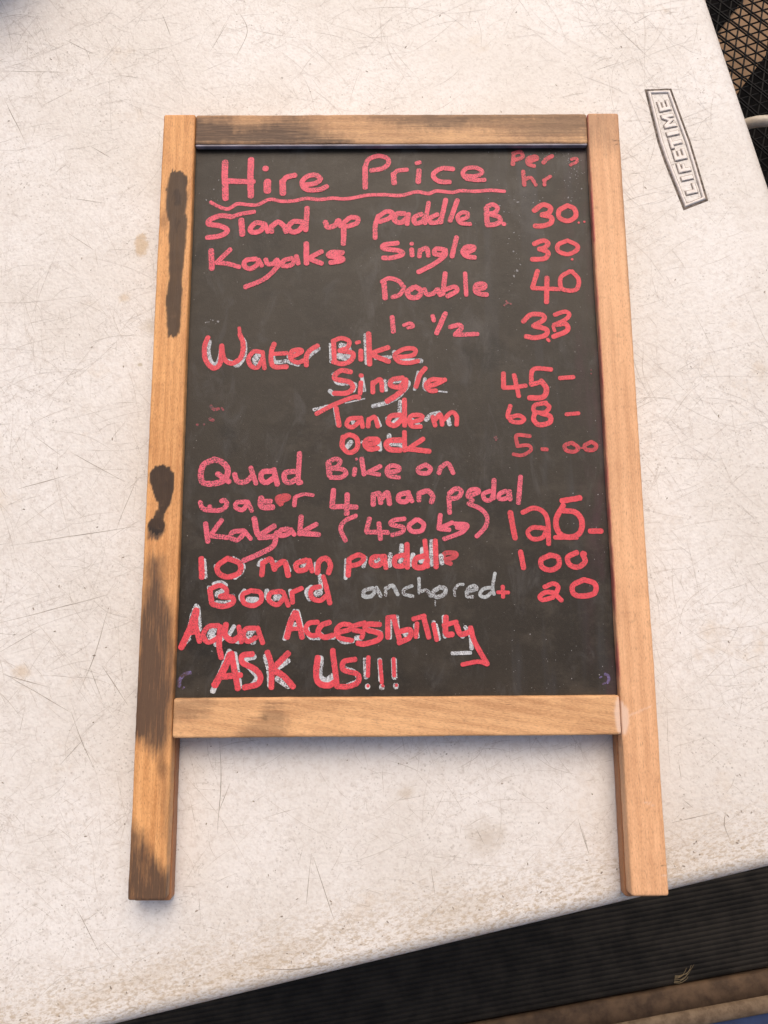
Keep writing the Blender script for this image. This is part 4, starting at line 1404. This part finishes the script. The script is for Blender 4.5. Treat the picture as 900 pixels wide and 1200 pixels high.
SAY = {'underline': 'wavy pink underline', 'red specks': 'faint red specks', 'purple marks': 'faint purple chalk marks', '+': 'small red plus sign'}
TONE = {'pink': 'pink', 'pink2': 'rose pink', 'red': 'red', 'dimred': 'worn red', 'dim': 'faded red', 'white': 'white chalk under', 'chalk': 'grey chalk', 'smudge': 'faint red', 'purple': 'purple'}
lay = {'white': 0.00008, 'chalk': 0.00008, 'smudge': 0.00008, 'purple': 0.00008}
zi = 0.0
for text, tone, strokes in WORDS:
    V, F = [], []
    base = PZ + lay.get(tone, 0.00022)
    for si, (w, flatp) in enumerate(strokes):
        P = [(flatp[i] / 1e4, flatp[i + 1] / 1e4) for i in range(0, len(flatp), 2)]
        C = catmull(P, 0.0007)
        n_ = len(C); hw0 = w / 1e4 / 2 * (0.88 if tone == 'white' else 1.0); ph = si * 3.7 + len(text) * 1.9 + flatp[0] * .01
        b = len(V); z0 = base + si * 0.000022
        def frame(i):
            t = C[min(i + 2, n_ - 1)] - C[max(i - 2, 0)]
            L = np.hypot(*t) or 1e-9
            return t / L, np.array([-t[1], t[0]]) / L
        left, right = [], []
        ragged = 0.16 if tone in ('white', 'chalk', 'smudge', 'purple', 'dim') else 0.11
        for i in range(n_):
            t, nn = frame(i)
            l_ = hw0 * (1 + 0.05 * mnoise.noise(Vector((i * 0.08, ph, 0))) + ragged * mnoise.noise(Vector((i * 0.5, ph, 1))))
            r_ = hw0 * (1 + 0.05 * mnoise.noise(Vector((i * 0.08, ph, 5))) + ragged * mnoise.noise(Vector((i * 0.5, ph, 6))))
            zc = z0 + 0.00002 * i / n_
            left.append((*(C[i] + nn * l_), zc)); right.append((*(C[i] - nn * r_), zc))
        t0, n0 = frame(0); t1, n1 = frame(n_ - 1)
        K = 6
        for i in range(n_): V.append(right[i]); V.append(left[i])
        for i in range(n_ - 1): F.append((b + 2 * i, b + 2 * i + 2, b + 2 * i + 3, b + 2 * i + 1))
        sq = 0.85
        c0 = []
        for k in range(1, K):
            a = math.pi / 2 + math.pi * k / K
            q = C[0] + (t0 * math.cos(a) * sq + n0 * math.sin(a)) * hw0 * (1 + 0.06 * mnoise.noise(Vector((k, ph, 3)))); c0.append(len(V)); V.append((*q, z0))
        F.append(tuple([b + 1] + c0 + [b]))
        c1 = []
        for k in range(1, K):
            a = -math.pi / 2 + math.pi * k / K
            q = C[-1] + (t1 * math.cos(a) * sq + n1 * math.sin(a)) * hw0 * (1 + 0.06 * mnoise.noise(Vector((k, ph, 9)))); c1.append(len(V)); V.append((*q, z0 + 0.00002))
        F.append(tuple([b + 2 * n_ - 2] + c1 + [b + 2 * n_ - 1]))
    o = mesh_obj('handwriting', V, F, M[tone], panel)
    if tone in ('smudge', 'purple'): o['kind'] = 'stuff'
    word = text[:-6] if text.endswith(' white') else text
    o['label'] = SAY.get(text, 'handwritten %s in %s' % (word, TONE[tone]) if tone != 'white' else 'white chalk under the red word %s' % word)

# chalk dust flecks on the panel
V, F = [], []
def fleck(x, y, r, z):
    b = len(V); a = rng.uniform(0, 6.28); el = rng.uniform(0.6, 1.8)
    for q in range(5):
        u, v = r * el * math.cos(q * 1.257) * rng.uniform(.5, 1.2), r * math.sin(q * 1.257) * rng.uniform(.5, 1.2)
        V.append((x + u * math.cos(a) - v * math.sin(a), y + u * math.sin(a) + v * math.cos(a), z))
    F.append(tuple(range(b, b + 5)))
zf = PZ + 0.00004
for (cx, cy, sx, sy, num, rr) in ((0.152, 0.567, 0.006, 0.016, 90, 0.00045), (0.128, 0.578, 0.020, 0.003, 60, 0.00045), (0.120, 0.540, 0.030, 0.007, 60, 0.0004), (0.098, 0.498, 0.004, 0.022, 34, 0.0006), (0.088, 0.527, 0.004, 0.003, 14, 0.0006),
        (0.04, 0.26, 0.05, 0.03, 22, 0.0003), (0.125, 0.160, 0.025, 0.018, 70, 0.00035), (0.02, 0.36, 0.10, 0.14, 170, 0.00028), (-0.14, 0.165, 0.012, 0.02, 14, 0.0003), (-0.148, 0.433, 0.003, 0.002, 14, 0.0006), (0.156, 0.25, 0.004, 0.08, 50, 0.0003), (-0.150, 0.545, 0.006, 0.01, 24, 0.0003)):
    for i in range(int(num * 0.7)):
        x, y = rng.normal(cx, sx), rng.normal(cy, sy)
        if abs(x) < 0.161 and 0.140 < y < 0.582: fleck(x, y, rr * min(2.0, rng.lognormal(-0.4, 0.5)), zf); zf += 1e-8
tag(mesh_obj('chalk_dust', V, F, M['dust'], panel), kind='stuff')
